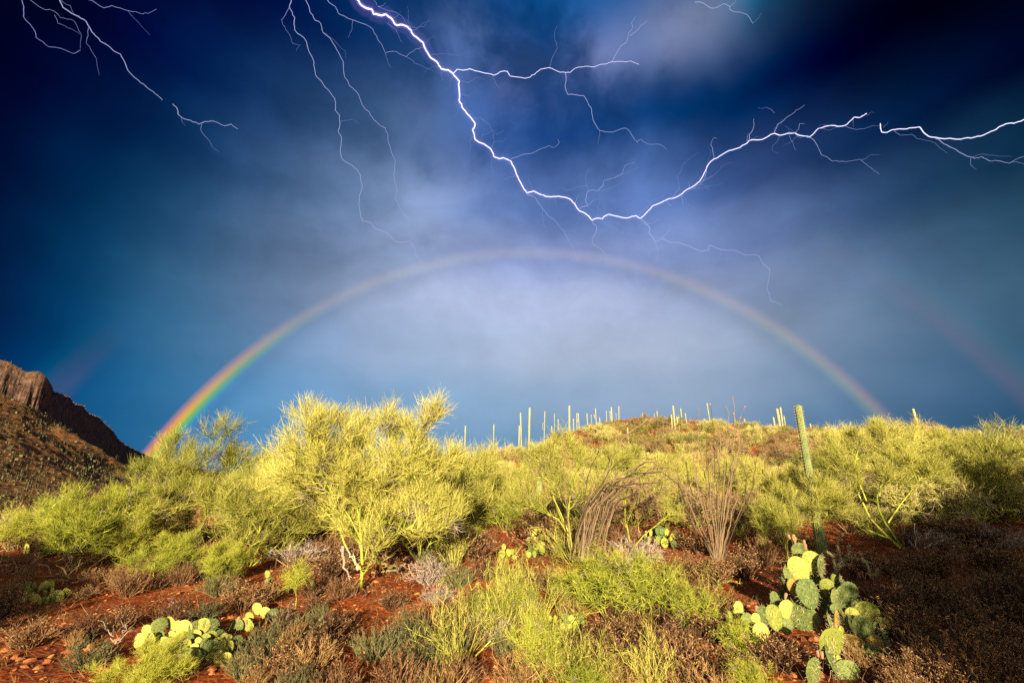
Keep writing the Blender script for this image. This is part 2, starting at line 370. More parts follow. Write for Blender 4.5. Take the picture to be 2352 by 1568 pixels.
def onplane(px, py, Y):
    r = ray(px, py); t = Y / r[1]; return np.array([r[0] * t, Y, EYE + r[2] * t])
def pix(p):
    x, y, z = p[0], p[1], p[2] - EYE
    f = y * math.cos(PITCH) + z * math.sin(PITCH); u = -y * math.sin(PITCH) + z * math.cos(PITCH)
    return CX + F * x / f, CY - F * u / f
azs = np.unique(np.concatenate([np.linspace(-R(58), R(58), 420), np.linspace(R(58), R(302), 120)]))[:-1]
ds = np.r_[0.4, np.geomspace(1.2, 60, 210), np.geomspace(64, 5200, 40)]
AZ, DD = np.meshgrid(azs, ds); X = DD * np.sin(AZ); Y = DD * np.cos(AZ); Z = gz(X, Y)
nA = len(azs); idx = np.arange(AZ.size).reshape(AZ.shape)
q = np.stack([idx[:-1], np.roll(idx, -1, 1)[:-1], np.roll(idx, -1, 1)[1:], idx[1:]], -1).reshape(-1, 4)[:, ::-1]
V = np.stack([X, Y, Z], -1).reshape(-1, 3)
ground = obj('ground', mesh('ground', V, q, M['ground'], smooth=True)); tag(ground, kind='structure')
# ------------------------------------------------------------------ mountain, far left
def mountain_mat():
    m = bpy.data.materials.new('mountain_rock_and_scrub'); m.use_nodes = True; t = m.node_tree; nn = t.nodes; b = nn['Principled BSDF']
    b.inputs['Roughness'].default_value = .95; b.inputs['Specular IOR Level'].default_value = .1
    co = nn.new('ShaderNodeTexCoord')
    def nz(s, d=8):
        n = nn.new('ShaderNodeTexNoise'); t.links.new(co.outputs['Object'], n.inputs[0]); n.inputs['Scale'].default_value = s; n.inputs['Detail'].default_value = d; n.inputs['Roughness'].default_value = .7; return n
    cr = nn.new('ShaderNodeValToRGB'); e = cr.color_ramp.elements
    e[0].position = .38; e[0].color = (.07, .045, .018, 1); e[1].position = .66; e[1].color = (.30, .15, .058, 1)
    k = e.new(.5); k.color = (.21, .090, .034, 1); t.links.new(nz(.035).outputs[0], cr.inputs[0])
    cr3 = nn.new('ShaderNodeValToRGB'); g = cr3.color_ramp.elements; g[0].position = .42; g[0].color = (.42, .45, .40, 1); g[1].position = .56; g[1].color = (1.1, 1.1, 1.1, 1)
    t.links.new(nz(.35, 4).outputs[0], cr3.inputs[0])
    mm = nn.new('ShaderNodeMix'); mm.data_type = 'RGBA'; mm.blend_type = 'MULTIPLY'; mm.inputs[0].default_value = .9
    t.links.new(cr.outputs[0], mm.inputs[6]); t.links.new(cr3.outputs[0], mm.inputs[7])
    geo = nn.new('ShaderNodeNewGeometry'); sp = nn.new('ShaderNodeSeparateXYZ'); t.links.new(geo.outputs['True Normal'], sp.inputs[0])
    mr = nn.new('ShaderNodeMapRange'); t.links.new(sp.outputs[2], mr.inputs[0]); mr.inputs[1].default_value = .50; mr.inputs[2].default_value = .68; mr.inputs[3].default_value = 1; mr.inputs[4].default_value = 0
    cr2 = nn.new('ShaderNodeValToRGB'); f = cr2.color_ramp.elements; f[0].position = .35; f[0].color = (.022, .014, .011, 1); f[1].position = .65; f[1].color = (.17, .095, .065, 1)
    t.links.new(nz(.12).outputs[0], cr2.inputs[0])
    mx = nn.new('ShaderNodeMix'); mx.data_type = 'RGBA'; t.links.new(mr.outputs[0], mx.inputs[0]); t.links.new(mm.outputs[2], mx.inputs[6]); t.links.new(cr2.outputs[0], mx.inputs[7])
    t.links.new(mx.outputs[2], b.inputs['Base Color'])
    bp = nn.new('ShaderNodeBump'); bp.inputs['Strength'].default_value = .9; bp.inputs['Distance'].default_value = 4.0
    t.links.new(nz(.25, 8).outputs[0], bp.inputs['Height']); t.links.new(bp.outputs[0], b.inputs['Normal'])
    return m
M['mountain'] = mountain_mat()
CB = [(-700, 560), (-300, 700), (-100, 790), (0, 825), (22, 830), (42, 842), (60, 853), (88, 851), (106, 860), (118, 882), (124, 897), (142, 900), (162, 908), (172, 925), (190, 927), (205, 946), (228, 955), (240, 968), (258, 984), (270, 1004), (290, 1020), (345, 1048), (500, 1085), (700, 1100)]
CD = [(-700, 640), (-300, 640), (0, 640), (60, 640), (106, 645), (120, 660), (142, 730), (172, 800), (205, 880), (240, 980), (270, 1080), (345, 1250), (500, 1400), (700, 1500)]
CA = [(-700, 700), (-300, 820), (-100, 878), (0, 900), (60, 925), (110, 958), (150, 982), (200, 1016), (240, 1046), (290, 1068), (345, 1092), (450, 1125), (700, 1180)]
baz = np.array([azel(*p)[0] for p in CB]); bel = np.array([azel(*p)[1] for p in CB])
daz = np.array([azel(px, 950)[0] for px, _ in CD]); dd_ = np.array([q for _, q in CD])
aaz = np.array([azel(*p)[0] for p in CA]); ael = np.array([azel(*p)[1] for p in CA])
maz = np.linspace(azel(-700, 950)[0], azel(700, 950)[0], 520); md = np.linspace(190, 1450, 300)
AZm, Dm = np.meshgrid(maz, md)
Xm = Dm * np.sin(AZm); Ym = Dm * np.cos(AZm)
dB = np.interp(AZm, daz, dd_); zB = EYE + dB * np.tan(np.interp(AZm, baz, bel))
dA = 430 + 20 * fbm(Xm, Ym, 300, 2, 2.0); zA = EYE + dA * np.tan(np.interp(AZm, aaz, ael))
base = -14.0
hA = base + (zA - base) * np.clip((Dm - 195) / (dA - 195), 0, 1) ** 1.35
hA = np.where(Dm > dA, zA - (Dm - dA) * .22, hA)
fr = dB - Dm
flute = fbm(AZm * 900, Dm * .15, 20, 4, 4.0)
cl = np.clip(fr, 0, None)
hB = zB - np.where(cl < 34, cl * 1.9, 65 + (cl - 34) * .42) - (flute * 9 + 4 * np.abs(fbm(AZm * 1500, Dm * .8, 16, 4, 6.6))) * np.clip(cl / 12, 0, 1)
hB = np.where(fr < 0, zB + fr * .35, hB)
band = np.clip(1 - np.abs(Dm - (395 + 18 * fbm(Xm, Ym, 160, 2, 6.0))) / 9, 0, 1) * np.clip(fbm(Xm, Ym, 60, 3, 8.0) * 3 + .3, 0, 1)
hA = hA + 5.5 * band + 2.6 * fbm(Xm, Ym, 70, 5, 9.0) * np.clip((Dm - 200) / 60, 0, 1) - np.abs(fbm(Xm, Ym, 28, 4, 3.0)) * 2.2
Zm = np.maximum(np.maximum(hA, hB + 2.0 * fbm(Xm, Ym, 40, 4, 5.0) * np.clip(cl / 10, 0, 1)), base - 1)
im = np.arange(AZm.size).reshape(AZm.shape)
qm = np.stack([im[:-1, :-1], im[1:, :-1], im[1:, 1:], im[:-1, 1:]], -1).reshape(-1, 4)
Vm = np.stack([Xm, Ym, Zm], -1).reshape(-1, 3)
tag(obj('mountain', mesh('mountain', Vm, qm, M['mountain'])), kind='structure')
# scrub and tiny saguaros dotted over the mountain
ns = 42000
ai = rng.integers(100, 500, ns); di = np.clip((rng.beta(1.1, 1.8, ns) * 240).astype(int) + 5, 0, 290)
Pm = Vm.reshape(*AZm.shape, 3)[di, ai] + rng.normal(scale=(1.5, 1.5, 0), size=(ns, 3))
okm = (Pm[:, 2] > base + 4) & (fbm(Pm[:, 0], Pm[:, 1], 70, 4, 2.2) * 1.6 > rng.uniform(-.6, .5, ns))
Pm = Pm[okm]; ns = len(Pm)
sg = rng.random(ns) < .22
hh = np.where(sg, rng.uniform(1.2, 2.6, ns), rng.uniform(.2, .7, ns)); ww = np.where(sg, .09, rng.gamma(2.0, .14, ns).clip(.1, .9))
K = 3; pth = np.stack([Pm + np.array([0, 0, -.8]), Pm + np.c_[np.zeros(ns), np.zeros(ns), hh * .55], Pm + np.c_[np.zeros(ns), np.zeros(ns), hh]], 1)
rad = np.stack([ww * .8, ww, ww * .45], 1)
V, Fc, T = tubes(pth, rad, 3)
M['mscrub'] = mat('mountain_scrub', (.018, .022, .006), (.10, .085, .03), tint=True, scale=.05)
tag(obj('mountain_scrub', mesh('mountain_scrub', V, Fc, M['mscrub'], T)), 'dark scrub and tiny saguaros dotted over the brown mountain slope', 'scrub', kind='stuff')
# ------------------------------------------------------------------ lightning
def emis(name, col, st):
    m = bpy.data.materials.new(name); m.use_nodes = True; t = m.node_tree; nn = t.nodes; nn.remove(nn['Principled BSDF'])
    e = nn.new('ShaderNodeEmission'); e.inputs[0].default_value = (*col, 1); e.inputs[1].default_value = st
    t.links.new(e.outputs[0], nn['Material Output'].inputs[0]); m.cycles.emission_sampling = 'NONE'; return m
M['bolt'] = emis('lightning_main', (.80, .74, 1.0), .62)
M['bolt_mid'] = emis('lightning_branch', (.56, .60, 1.0), .27)
M['bolt_dim'] = emis('lightning_faint_branch', (.40, .48, .95), .22)
def glowmat(name, col, st):
    m = bpy.data.materials.new(name); m.use_nodes = True; t = m.node_tree; nn = t.nodes; nn.remove(nn['Principled BSDF'])
    e = nn.new('ShaderNodeEmission'); e.inputs[0].default_value = (*col, 1); e.inputs[1].default_value = st
    t.links.new(e.outputs[0], nn['Material Output'].inputs[1]); m.cycles.emission_sampling = 'NONE'; m.cycles.homogeneous_volume = True; return m
BD = 1400.0                                       # the storm stands about 1.4 km off
def zc(z, pts):
    ox, s = {'A': (900, 2.24), 'B': (0, 2.24), 'C': (1730, 1.912)}[z]
    return [((ox + x / s) * .8615, y / s * .8615) for x, y in pts]
brng = np.random.default_rng(11)
def boltpath(pts, jit=1.0):
    p = np.array(pts, float)
    if p[0][1] <= 1: p = np.vstack([p[0] + (p[0] - p[1]) * 1.2 + [0, -40], p])     # goes on up into the cloud
    if p[0][0] > 2345: p = np.vstack([p[0] + [90, -25], p])
    if p[-1][0] > 2345: p = np.vstack([p, p[-1] + [90, -25]])
    for _ in range(2):
        mid = (p[1:] + p[:-1]) / 2; dv = p[1:] - p[:-1]; ln = np.linalg.norm(dv, axis=1, keepdims=True)
        mid = mid + np.c_[-dv[:, 1], dv[:, 0]] * brng.normal(scale=.055 * jit, size=(len(mid), 1))
        q = np.empty((len(p) + len(mid), 2)); q[0::2] = p; q[1::2] = mid; p = q
    w = np.cumsum(brng.normal(scale=3.0, size=len(p)))
    out = []
    for (x, y), dz in zip(p, w):
        r = unit(ray(x, y)); out.append(r * (BD + dz) + np.array([0, 0, EYE]))
    return np.array(out)
def bolt(base, path, r0, r1, m, name, parent, sides=6):
    P = path - base; n = len(P)
    if 'glow' not in name: r0 *= .62 if name == 'main_channel' and m == 'bolt' else .50; r1 *= .50
    V, Fc, T = tubes(P[None], np.linspace(r0, r1, n)[None] * BD / F, sides)
    # close the ends
    a = np.arange(sides); Fc = np.vstack([Fc, [[0, a[i], a[i + 1]] for i in range(1, sides - 1)][0:], [[(n - 1) * sides, (n - 1) * sides + i + 1, (n - 1) * sides + i] for i in range(1, sides - 1)]])
    return obj(name, mesh(name, V, Fc, M[m]), parent)
def lightning(label, main, r0, r1, m, branches, glow=None, fil=0):
    P = boltpath(main); base = P[0].copy(); t = empty('lightning_bolt', base); tag(t, label, 'lightning', 'lightning bolts in the storm sky')
    bolt(base, P, r0, r1, m, 'main_channel', t)
    if glow:
        for g, (rg, st) in enumerate(glow):
            key = 'glow%d' % g
            if key not in M: M[key] = glowmat('lightning_glow_%s' % ('inner', 'outer')[g], (.42, .30, 1.0), st / (2 * rg * BD / F))
            bolt(base, np.vstack([P[::3], P[-1:]]) if (len(P) - 1) % 3 else P[::3], rg, rg * .06, key, 'glow', t, 10)
    if fil:                                        # hair fine filaments along the channel
        for q in brng.choice(len(main) - 2, fil, replace=False) + 1:
            x, y = main[q]; a_ = brng.uniform(0, 2 * math.pi); st_ = brng.uniform(5, 15); pts = [(x, y)]
            for _ in range(int(brng.integers(3, 7))): a_ += brng.normal(scale=.5); x += st_ * math.cos(a_); y += st_ * math.sin(a_); pts.append((x, y))
            if min(p[1] for p in pts) > 4: bolt(base, boltpath(pts), .5, .12, 'bolt_dim', 'branch', t, 4)
    for pts, w, mm in branches:
        bolt(base, boltpath(pts), w, w * .35, mm, 'branch', t, 4)
B1, B2 = 'bolt_mid', 'bolt_dim'
lightning('brightest thick lightning bolt dipping toward the rainbow and rising again to the right',
  zc('A', [(120,0),(150,38),(205,58),(215,85),(262,93),(290,88),(325,115),(345,148),(388,150),(440,183),(458,215),(510,255),(530,305),(555,345),(595,372),(618,412),(660,418),(690,442),(728,487),(728,560),(725,600),(750,650),(800,708),(822,742),(806,775),(822,835),(845,850),(903,880),(933,935),(965,948),(990,942),(1035,962),(1070,1045),(1100,1105),(1130,1152),(1175,1142),(1215,1163),(1270,1176),(1320,1172),(1390,1190),(1415,1215),(1435,1248),(1480,1275),(1518,1315),(1550,1302),(1580,1308),(1618,1280),(1660,1290),(1730,1302),(1785,1288),(1808,1305),(1845,1270),(1880,1230),(1950,1200),(2060,1155),(2110,1122),(2160,1085),(2200,1015)]) +
  zc('C', [(330,812),(390,778),(465,752),(510,718),(575,712),(640,680),(670,690),(745,678),(765,690),(820,698),(865,655),(930,640),(995,642),(1045,598),(1075,600),(1110,578)]),
  2.3, 1.2, 'bolt', [
  (zc('A', [(690,438),(712,415),(790,412),(860,432),(935,450),(975,428),(1015,428),(1030,455),(1150,462),(1200,425),(1260,405),(1300,420),(1360,433),(1390,433),(1440,402),(1530,402),(1570,385),(1640,370),(1690,368),(1750,365),(1800,385)]), 1.5, 'bolt'),
  (zc('A', [(1640,368),(1680,295),(1730,240),(1765,165),(1755,140),(1780,100)]), 1.1, B1), (zc('A', [(1745,215),(1800,170),(1855,120)]), .8, B1),
  (zc('A', [(1360,433),(1358,515),(1375,565),(1470,572),(1515,645),(1525,715),(1565,780),(1625,790),(1720,765),(1765,820),(1790,850),(1812,832),(1860,862),(1930,865),(1965,890)]), 1.1, B1),
  (zc('A', [(1565,780),(1560,830),(1550,860)]), .6, B2), (zc('A', [(1265,405),(1290,330),(1312,290),(1298,240),(1300,180),(1315,150)]), .6, B2),
  (zc('A', [(215,0),(240,40),(300,65),(350,75),(385,100),(420,155),(460,168),(520,160),(548,120)]), .8, B2), (zc('A', [(240,40),(270,35),(290,15)]), .6, B2),
  (zc('B', [(1955,0),(1985,30),(2005,45),(2020,80),(2080,112)]) + zc('A', [(90,120),(145,140),(220,200),(262,265),(285,318),(350,308),(412,340),(430,318),(470,292),(510,285)]), 1.0, B1),
  (zc('A', [(285,318),(300,370),(315,405)]), .6, B2), (zc('A', [(90,120),(85,180),(62,225)]), .6, B2), (zc('A', [(300,140),(350,180),(375,240),(390,262)]), .6, B2),
  (zc('A', [(412,340),(480,385),(520,405),(575,428)]), .7, B2), (zc('A', [(730,487),(780,495),(840,460),(880,470)]), .6, B2), (zc('A', [(560,330),(620,322),(740,330)]), .5, B2),
  (zc('A', [(925,450),(940,490),(965,525)]), .7, B2), (zc('A', [(618,412),(615,450),(628,485)]), .6, B2), (zc('A', [(805,710),(850,703),(905,740),(930,790),(945,805),(995,780)]), .6, B2), (zc('A', [(930,800),(935,850),(915,880)]), .6, B2),
  (zc('A', [(822,800),(790,840),(795,890),(780,920)]), .7, B2), (zc('A', [(920,930),(918,990),(935,1060)]), .5, B2),
  (zc('A', [(1035,948),(1110,922),(1200,895),(1260,870),(1290,882),(1325,850),(1315,828)]), .9, B1),
  (zc('A', [(1445,1245),(1495,1225),(1482,1190),(1497,1140),(1555,1138),(1585,1110),(1590,1080),(1655,1062),(1700,1040),(1720,985),(1775,968)]), 1.1, B1),
  (zc('A', [(1655,1062),(1740,1025),(1800,1000)]), .6, B2), (zc('A', [(1497,1140),(1480,1060),(1505,1000)]), .6, B2), (zc('A', [(1555,1138),(1640,1120),(1720,1070)]), .5, B2), (zc('A', [(1490,1110),(1430,1115),(1370,1140),(1340,1120)]), .7, B2), (zc('A', [(1490,1235),(1520,1200),(1558,1188)]), .6, B1), (zc('A', [(1420,1215),(1430,1180),(1440,1165)]), .6, B1),
  (zc('A', [(1518,1315),(1545,1350),(1545,1380),(1520,1420),(1520,1450),(1570,1485),(1600,1530),(1610,1565)]), 1.2, B1), (zc('A', [(1545,1470),(1535,1520),(1535,1568)]), .5, B2), (zc('A', [(1580,1490),(1585,1540)]), .5, B2),
  (zc('A', [(1808,1305),(1860,1350),(1860,1390),(1900,1445),(1935,1425),(1990,1448),(2070,1460),(2120,1480),(2170,1500),(2215,1490)]) + zc('C', [(305,1275),(305,1250),(340,1262),(370,1273),(430,1275),(490,1300),(560,1302),(580,1340),(615,1370),(600,1470),(620,1530),(680,1555)]), 1.3, B1),
  (zc('A', [(1935,1425),(1960,1400),(1988,1360)]), .7, B1), (zc('A', [(1830,1335),(1880,1335),(1925,1305)]), .7, B1), (zc('A', [(1900,1448),(1915,1500),(1908,1560)]), .7, B1), (zc('A', [(1895,1420),(1935,1415),(1960,1420)]), .7, B1),
  (zc('C', [(370,1273),(355,1320),(400,1318),(405,1350),(430,1385),(455,1400),(425,1470),(435,1560)]), .7, B2), (zc('C', [(358,1325),(320,1350),(328,1400)]), .5, B2), (zc('C', [(400,1315),(450,1320),(490,1360)]), .5, B2), (zc('C', [(225,1262),(250,1285),(270,1315)]), .5, B2),
  (zc('A', [(1130,1152),(1180,1180),(1220,1240),(1290,1310),(1350,1375),(1385,1450),(1415,1500),(1440,1568)]), .9, B1), (zc('A', [(1225,1250),(1232,1340),(1250,1380),(1235,1430)]), .5, B2), (zc('A', [(1350,1375),(1420,1388),(1440,1320),(1430,1250)]), .5, B2), (zc('A', [(1295,1180),(1305,1225),(1318,1252)]), .6, B2), (zc('A', [(1130,1155),(1140,1170),(1170,1165),(1188,1150)]), .8, B1),
  (zc('A', [(1580,1310),(1600,1340),(1650,1355),(1710,1395),(1780,1405),(1860,1440),(1900,1450)]), .8, B2),
  (zc('A', [(1070,1048),(1020,1060),(980,1080)]), .7, B2), (zc('A', [(2205,1020),(2195,1060),(2170,1095),(2110,1125)]), 1.0, B1), (zc('A', [(2240,1050),(2190,1080),(2150,1125),(2060,1160)]), .6, B2), (zc('A', [(2040,1120),(2025,1050),(2060,985),(2100,950),(2165,910)]), .6, B2),
  (zc('A', [(1960,1195),(1980,1220),(2000,1235)]), .6, B1), (zc('A', [(2050,1160),(2060,1200),(2065,1225)]), .6, B1), (zc('A', [(1800,1290),(1850,1240),(1880,1200),(1955,1165)]), .6, B1), (zc('A', [(1985,1190),(2030,1140),(2045,1118)]), .6, B1), (zc('A', [(2105,1125),(2100,1100),(2098,1085)]), .6, B1),
  (zc('C', [(205,965),(270,958),(330,945),(385,932)]), .5, B2), (zc('C', [(265,925),(320,898),(370,850),(435,822)]), .5, B2),
  (zc('C', [(510,718),(530,660),(535,605)]), 1.1, B1), (zc('C', [(500,722),(508,680)]), .6, B1), (zc('C', [(640,680),(655,635),(715,590),(740,575),(795,535)]), 1.0, B1), (zc('C', [(745,678),(768,630),(795,630)]), .7, B1), (zc('C', [(715,690),(735,730),(750,768)]), .6, B2),
  (zc('C', [(805,700),(830,705),(860,745),(880,790),(935,822),(1005,825),(1075,812),(1120,848),(1175,888)]), .8, B1), (zc('C', [(1085,815),(1120,795),(1180,790)]), .5, B2), (zc('C', [(332,808),(325,770),(315,735),(335,700),(348,708)]), .8, B1),
  (zc('C', [(995,642),(1060,662),(1115,650),(1140,640),(1190,640)]), .7, B2), (zc('C', [(640,575),(600,548),(555,550)]), .5, B2)],
  glow=[(5.0, .10), (16.0, .030)], fil=38)
lightning('bright lightning bolt leaving the right edge of the picture in two forks',
  zc('C', [(1180,630),(1188,675),(1215,675),(1240,662),(1290,658),(1340,652),(1380,648),(1400,675),(1425,695),(1480,705),(1590,710),(1660,700),(1720,682),(1770,660),(1840,628),(1880,622),(1915,608)]), 1.0, 1.2, 'bolt',
  [(zc('C', [(1460,705),(1520,740),(1580,775),(1640,800),(1660,808),(1700,800),(1740,822),(1840,832),(1915,797)]), 1.0, B1), (zc('C', [(1250,668),(1280,690),(1340,685),(1400,712),(1460,730),(1520,780)]), .6, B2), (zc('C', [(1650,800),(1700,785),(1760,792),(1850,798)]), .5, B2), (zc('C', [(1640,808),(1640,840),(1670,865)]), .5, B2), (zc('C', [(1840,830),(1880,826),(1915,838)]), .6, B2), (zc('C', [(1195,650),(1220,620)]), .5, B2)])
lightning('thin pale lightning bolt slanting down at the upper left corner',
  zc('B', [(355,0),(375,45),(450,92),(515,130),(535,165),(570,215),(640,270),(720,325),(750,385),(790,450),(860,505),(915,548),(970,598)]), 1.3, .7, B1,
  [(zc('B', [(180,0),(270,60),(360,105),(445,130),(485,205),(480,290)]), .8, B2), (zc('B', [(325,90),(345,140),(400,165),(480,205)]), .6, B2), (zc('B', [(355,0),(420,35),(445,88),(515,128)]), .6, B2), (zc('B', [(530,165),(515,260),(575,350),(593,450)]), .7, B2)])
lightning('faint blue curved lightning bolt nearest the left edge of the picture',
  zc('B', [(130,0),(142,45),(140,100),(210,190),(215,225),(290,280),(435,320),(480,300)]), .9, .5, B2, [])
lightning('faint short lightning bolt crossing sideways along the top edge near the left corner',
  zc('B', [(530,0),(620,48),(670,35),(765,65),(820,75),(850,85),(890,80),(935,55)]), .8, .4, B2, [(zc('B', [(765,65),(800,110),(895,210)]), .5, B2)])
lightning('short forked lightning streak ending in mid air left of the rainbow top',
  zc('B', [(1032,622),(1058,650),(1062,680),(1090,705),(1140,720),(1190,742),(1215,730),(1260,722),(1300,732),(1340,752),(1380,742),(1420,770)]), 1.1, .7, B1,
  [(zc('B', [(1205,742),(1200,780),(1250,842),(1270,880),(1310,908)]), .7, B2), (zc('B', [(1085,700),(1088,730),(1108,752)]), .5, B2)])
lightning('long thin lightning bolt left of the brightest one reaching down to the rainbow',
  zc('B', [(1740,0),(1728,45),(1760,105),(1760,180),(1830,250),(1875,370),(1885,450),(1940,520),(2005,620),(2002,660),(2028,690),(2020,780),(2040,820),(2043,950),(2105,990),(2152,1045),(2145,1170),(2150,1260),(2165,1320),(2215,1330)]) + zc('A', [(225,1365),(300,1395),(345,1445),(430,1440),(465,1490),(470,1530),(500,1558)]), 1.2, .7, B1,
  [(zc('B', [(1728,45),(1705,90),(1680,120),(1690,150),(1725,200),(1745,258),(1795,270),(1770,305)]), .7, B2), (zc('B', [(2028,725),(2060,720),(2105,710),(2150,740)]), .5, B2), (zc('A', [(430,1440),(455,1460),(450,1500)]), .5, B2)])
lightning('second thin lightning bolt running close beside the brightest one on its left',
  zc('B', [(1825,0),(1850,70),(1880,120),(1915,140),(1928,195),(2000,275),(2050,370),(2058,460),(2130,550),(2165,630),(2205,668)]) + zc('A', [(215,715),(250,745),(285,765),(300,800),(315,880),(345,960),(335,1040),(355,1130),(345,1190),(390,1270),(440,1330)]), 1.0, .5, B1,
  [(zc('B', [(1928,195),(2000,245),(2060,300),(2062,350)]), .5, B2), (zc('A', [(385,1270),(390,1310),(355,1355)]), .5, B2), (zc('A', [(440,1330),(490,1400),(515,1450)]), .4, B2)])
lightning('small lightning streak at the top edge right of the grey cloud',
  zc('C', [(235,12),(280,18),(320,42),(350,38),(380,20),(412,35),(412,50),(440,62),(500,75),(520,100),(530,120)]), .9, .5, B1, [(zc('C', [(412,35),(445,0)]), .7, B1), (zc('C', [(530,120),(560,90),(575,65)]), .4, B2)])
# ------------------------------------------------------------------ palo verde trees
def limb_px(base, pts, depth=0.0):
    """limb drawn through photo pixels on the tree's own depth plane, bending back or forward by depth metres"""
    out = []
    n = len(pts)
    for i, (x, y) in enumerate(pts):
        out.append(onplane(x, y, base[1] + depth * (i / max(n - 1, 1)) ** 1.2) - base)
    return np.array(out)
def auto_limbs(H, W, n, r, seed, low=0.05):
    rr = np.random.default_rng(seed); L_ = []
    for i in range(n):
        a = 2 * math.pi * (i + rr.uniform(-.3, .3)) / n; s = rr.uniform(.35, 1.0); e = np.array([math.cos(a) * W * .42 * s, math.sin(a) * W * .42 * s, H * rr.uniform(.55, .8) * (1.12 - .45 * s)])
        m1 = e * np.array([.38, .38, .30]) + rr.normal(scale=.05 * H, size=3) * (1, 1, .2); m2 = e * np.array([.72, .72, .68]) + rr.normal(scale=.05 * H, size=3)
        L_.append((np.array([rr.normal(scale=r), rr.normal(scale=r), -.06]), m1, m2, e))
    return [(np.array(l), r * rr.uniform(.55, 1.0)) for l in L_]
def palo(limbs, H, n1=7, n2=7, n3=8, n4=5, k=1.0, up=.25, twig='twig', bark='bark', red=False, ang=.75, S=3, t0=.25, dead=.10):
    """limbs: list of (points, radius). returns trunk and crown meshes"""
    P0 = np.stack([resamp(p, 9) for p, r in limbs]); R0 = np.stack([np.linspace(r, r * .30, 9) for p, r in limbs]) * .62
    P0 = P0 + np.cumsum(rng.normal(scale=.010 * H, size=P0.shape), axis=1) * np.linspace(0, 1, 9)[None, :, None]
    P1 = grow(P0, n1 + 2, t0, 1.0, .20 * H, .46 * H, ang * 1.15, up * .4, .24, 6); R1 = taper(len(P1), 6, .0085 * H, .0024 * H)
    tr = [tubes(P0, R0, 7), tubes(P1, R1, 5)]
    P2 = grow(P1, n2, .10, 1.0, .12 * H, .26 * H, ang * 1.1, up * .6, .24, 5); R2 = taper(len(P2), 5, .0036 * H * k, .0015 * H * k)
    P3 = grow(P2, max(3, n3 - 2), .05, 1.0, .08 * H, .21 * H, ang * 1.05, up * .9, .16, 4); R3 = taper(len(P3), 4, .0016 * H * k, .0007 * H * k)
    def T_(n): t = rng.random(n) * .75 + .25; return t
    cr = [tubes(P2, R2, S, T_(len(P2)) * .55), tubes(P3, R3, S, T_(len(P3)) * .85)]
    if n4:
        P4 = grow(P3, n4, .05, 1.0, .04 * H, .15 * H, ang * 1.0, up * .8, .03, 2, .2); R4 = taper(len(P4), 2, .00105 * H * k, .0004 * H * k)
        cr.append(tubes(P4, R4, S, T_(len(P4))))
    V, Fc, T = join(tr); tm = mesh('trunk', V, Fc, M[bark], T, True)
    V, Fc, T = join(cr)
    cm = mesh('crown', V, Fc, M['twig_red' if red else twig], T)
    if dead:
        P5 = P1[rng.random(len(P1)) < dead * 1.5]
        if len(P5) > 2:
            P5 = grow(P5, 9, .3, 1.0, .08 * H, .22 * H, .9, -.15, .3, 5); P6 = grow(P5, 5, .2, 1.0, .04 * H, .10 * H, .8, -.1, .2, 3)
            V, Fc, T = join([tubes(P5, taper(len(P5), 5, .0024 * H * k, .0012 * H), 3), tubes(P6, taper(len(P6), 3, .0014 * H * k, .0006 * H), 3)])
            DEADTW[cm.name] = mesh('dead_twigs', V, Fc, M['dead'], T * .7)
    return tm, cm
DEADTW = {}
def tree(name, label, cat, base, tm, cm, group=None, rz=0.0, sc=1.0):
    t = empty(name, base, rz, sc); tag(t, label, cat, group)
    obj('trunk', tm, t); obj('crown', cm, t)
    if cm.name in DEADTW: obj('dead_twigs', DEADTW[cm.name], t)['kind'] = 'stuff'
    return t
PV = 'palo verde trees'
# the big one left of the middle
b = at(830, 1352)
hero = [(limb_px(b, [(830,1352),(832,1290),(828,1210),(818,1150),(770,1060),(745,990)], -.35), .040),
        (limb_px(b, [(832,1340),(832,1250),(850,1140),(875,1060),(900,985)], .30), .034),
        (limb_px(b, [(832,1290),(838,1210),(850,1150),(930,1060),(980,985)], -.30), .026),
        (limb_px(b, [(832,1310),(795,1265),(770,1200),(700,1130),(655,1085)], .25), .026),
        (limb_px(b, [(834,1300),(850,1230),(900,1160),(985,1110),(1040,1080)], .10), .022),
        (limb_px(b, [(830,1240),(800,1180),(740,1110),(700,1040)], -.6), .022),
        (limb_px(b, [(832,1260),(835,1150),(820,1080),(800,1010)], .6), .024),
        (limb_px(b, [(835,1320),(870,1250),(930,1200),(1000,1190)], -.4), .018)]
H = 1.75
tm, cm = palo(hero, H, 9, 7, 8, 8, 1.2, .42, ang=.66, t0=.18, dead=.25)
tree('palo_verde_tree', 'largest palo verde tree left of the middle with bright yellow trunk and two lobed crown', 'palo verde tree', b, tm, cm, PV)
# left tree with twin crowns against the sky
b = at(432, 1262)
l2 = [(limb_px(b, [(428,1262),(460,1215),(490,1150),(525,1090),(560,1040)], .3), .034), (limb_px(b, [(425,1260),(422,1180),(430,1110),(470,1040),(500,1005)], -.2), .030),
      (limb_px(b, [(425,1240),(410,1170),(395,1110),(375,1080)], .3), .026), (limb_px(b, [(420,1230),(380,1170),(335,1130),(300,1110)], -.4), .022), (limb_px(b, [(430,1250),(480,1180),(540,1140),(585,1095)], -.3), .022), (limb_px(b, [(430,1250),(440,1140),(430,1080),(415,1040)], .5), .02)]
tm, cm = palo(l2, 1.9, 8, 8, 8, 5, 1.1, .45, ang=.64)
tree('palo_verde_tree', 'palo verde tree in front of the foot of the rainbow with forked leaning trunks', 'palo verde tree', b, tm, cm, PV)
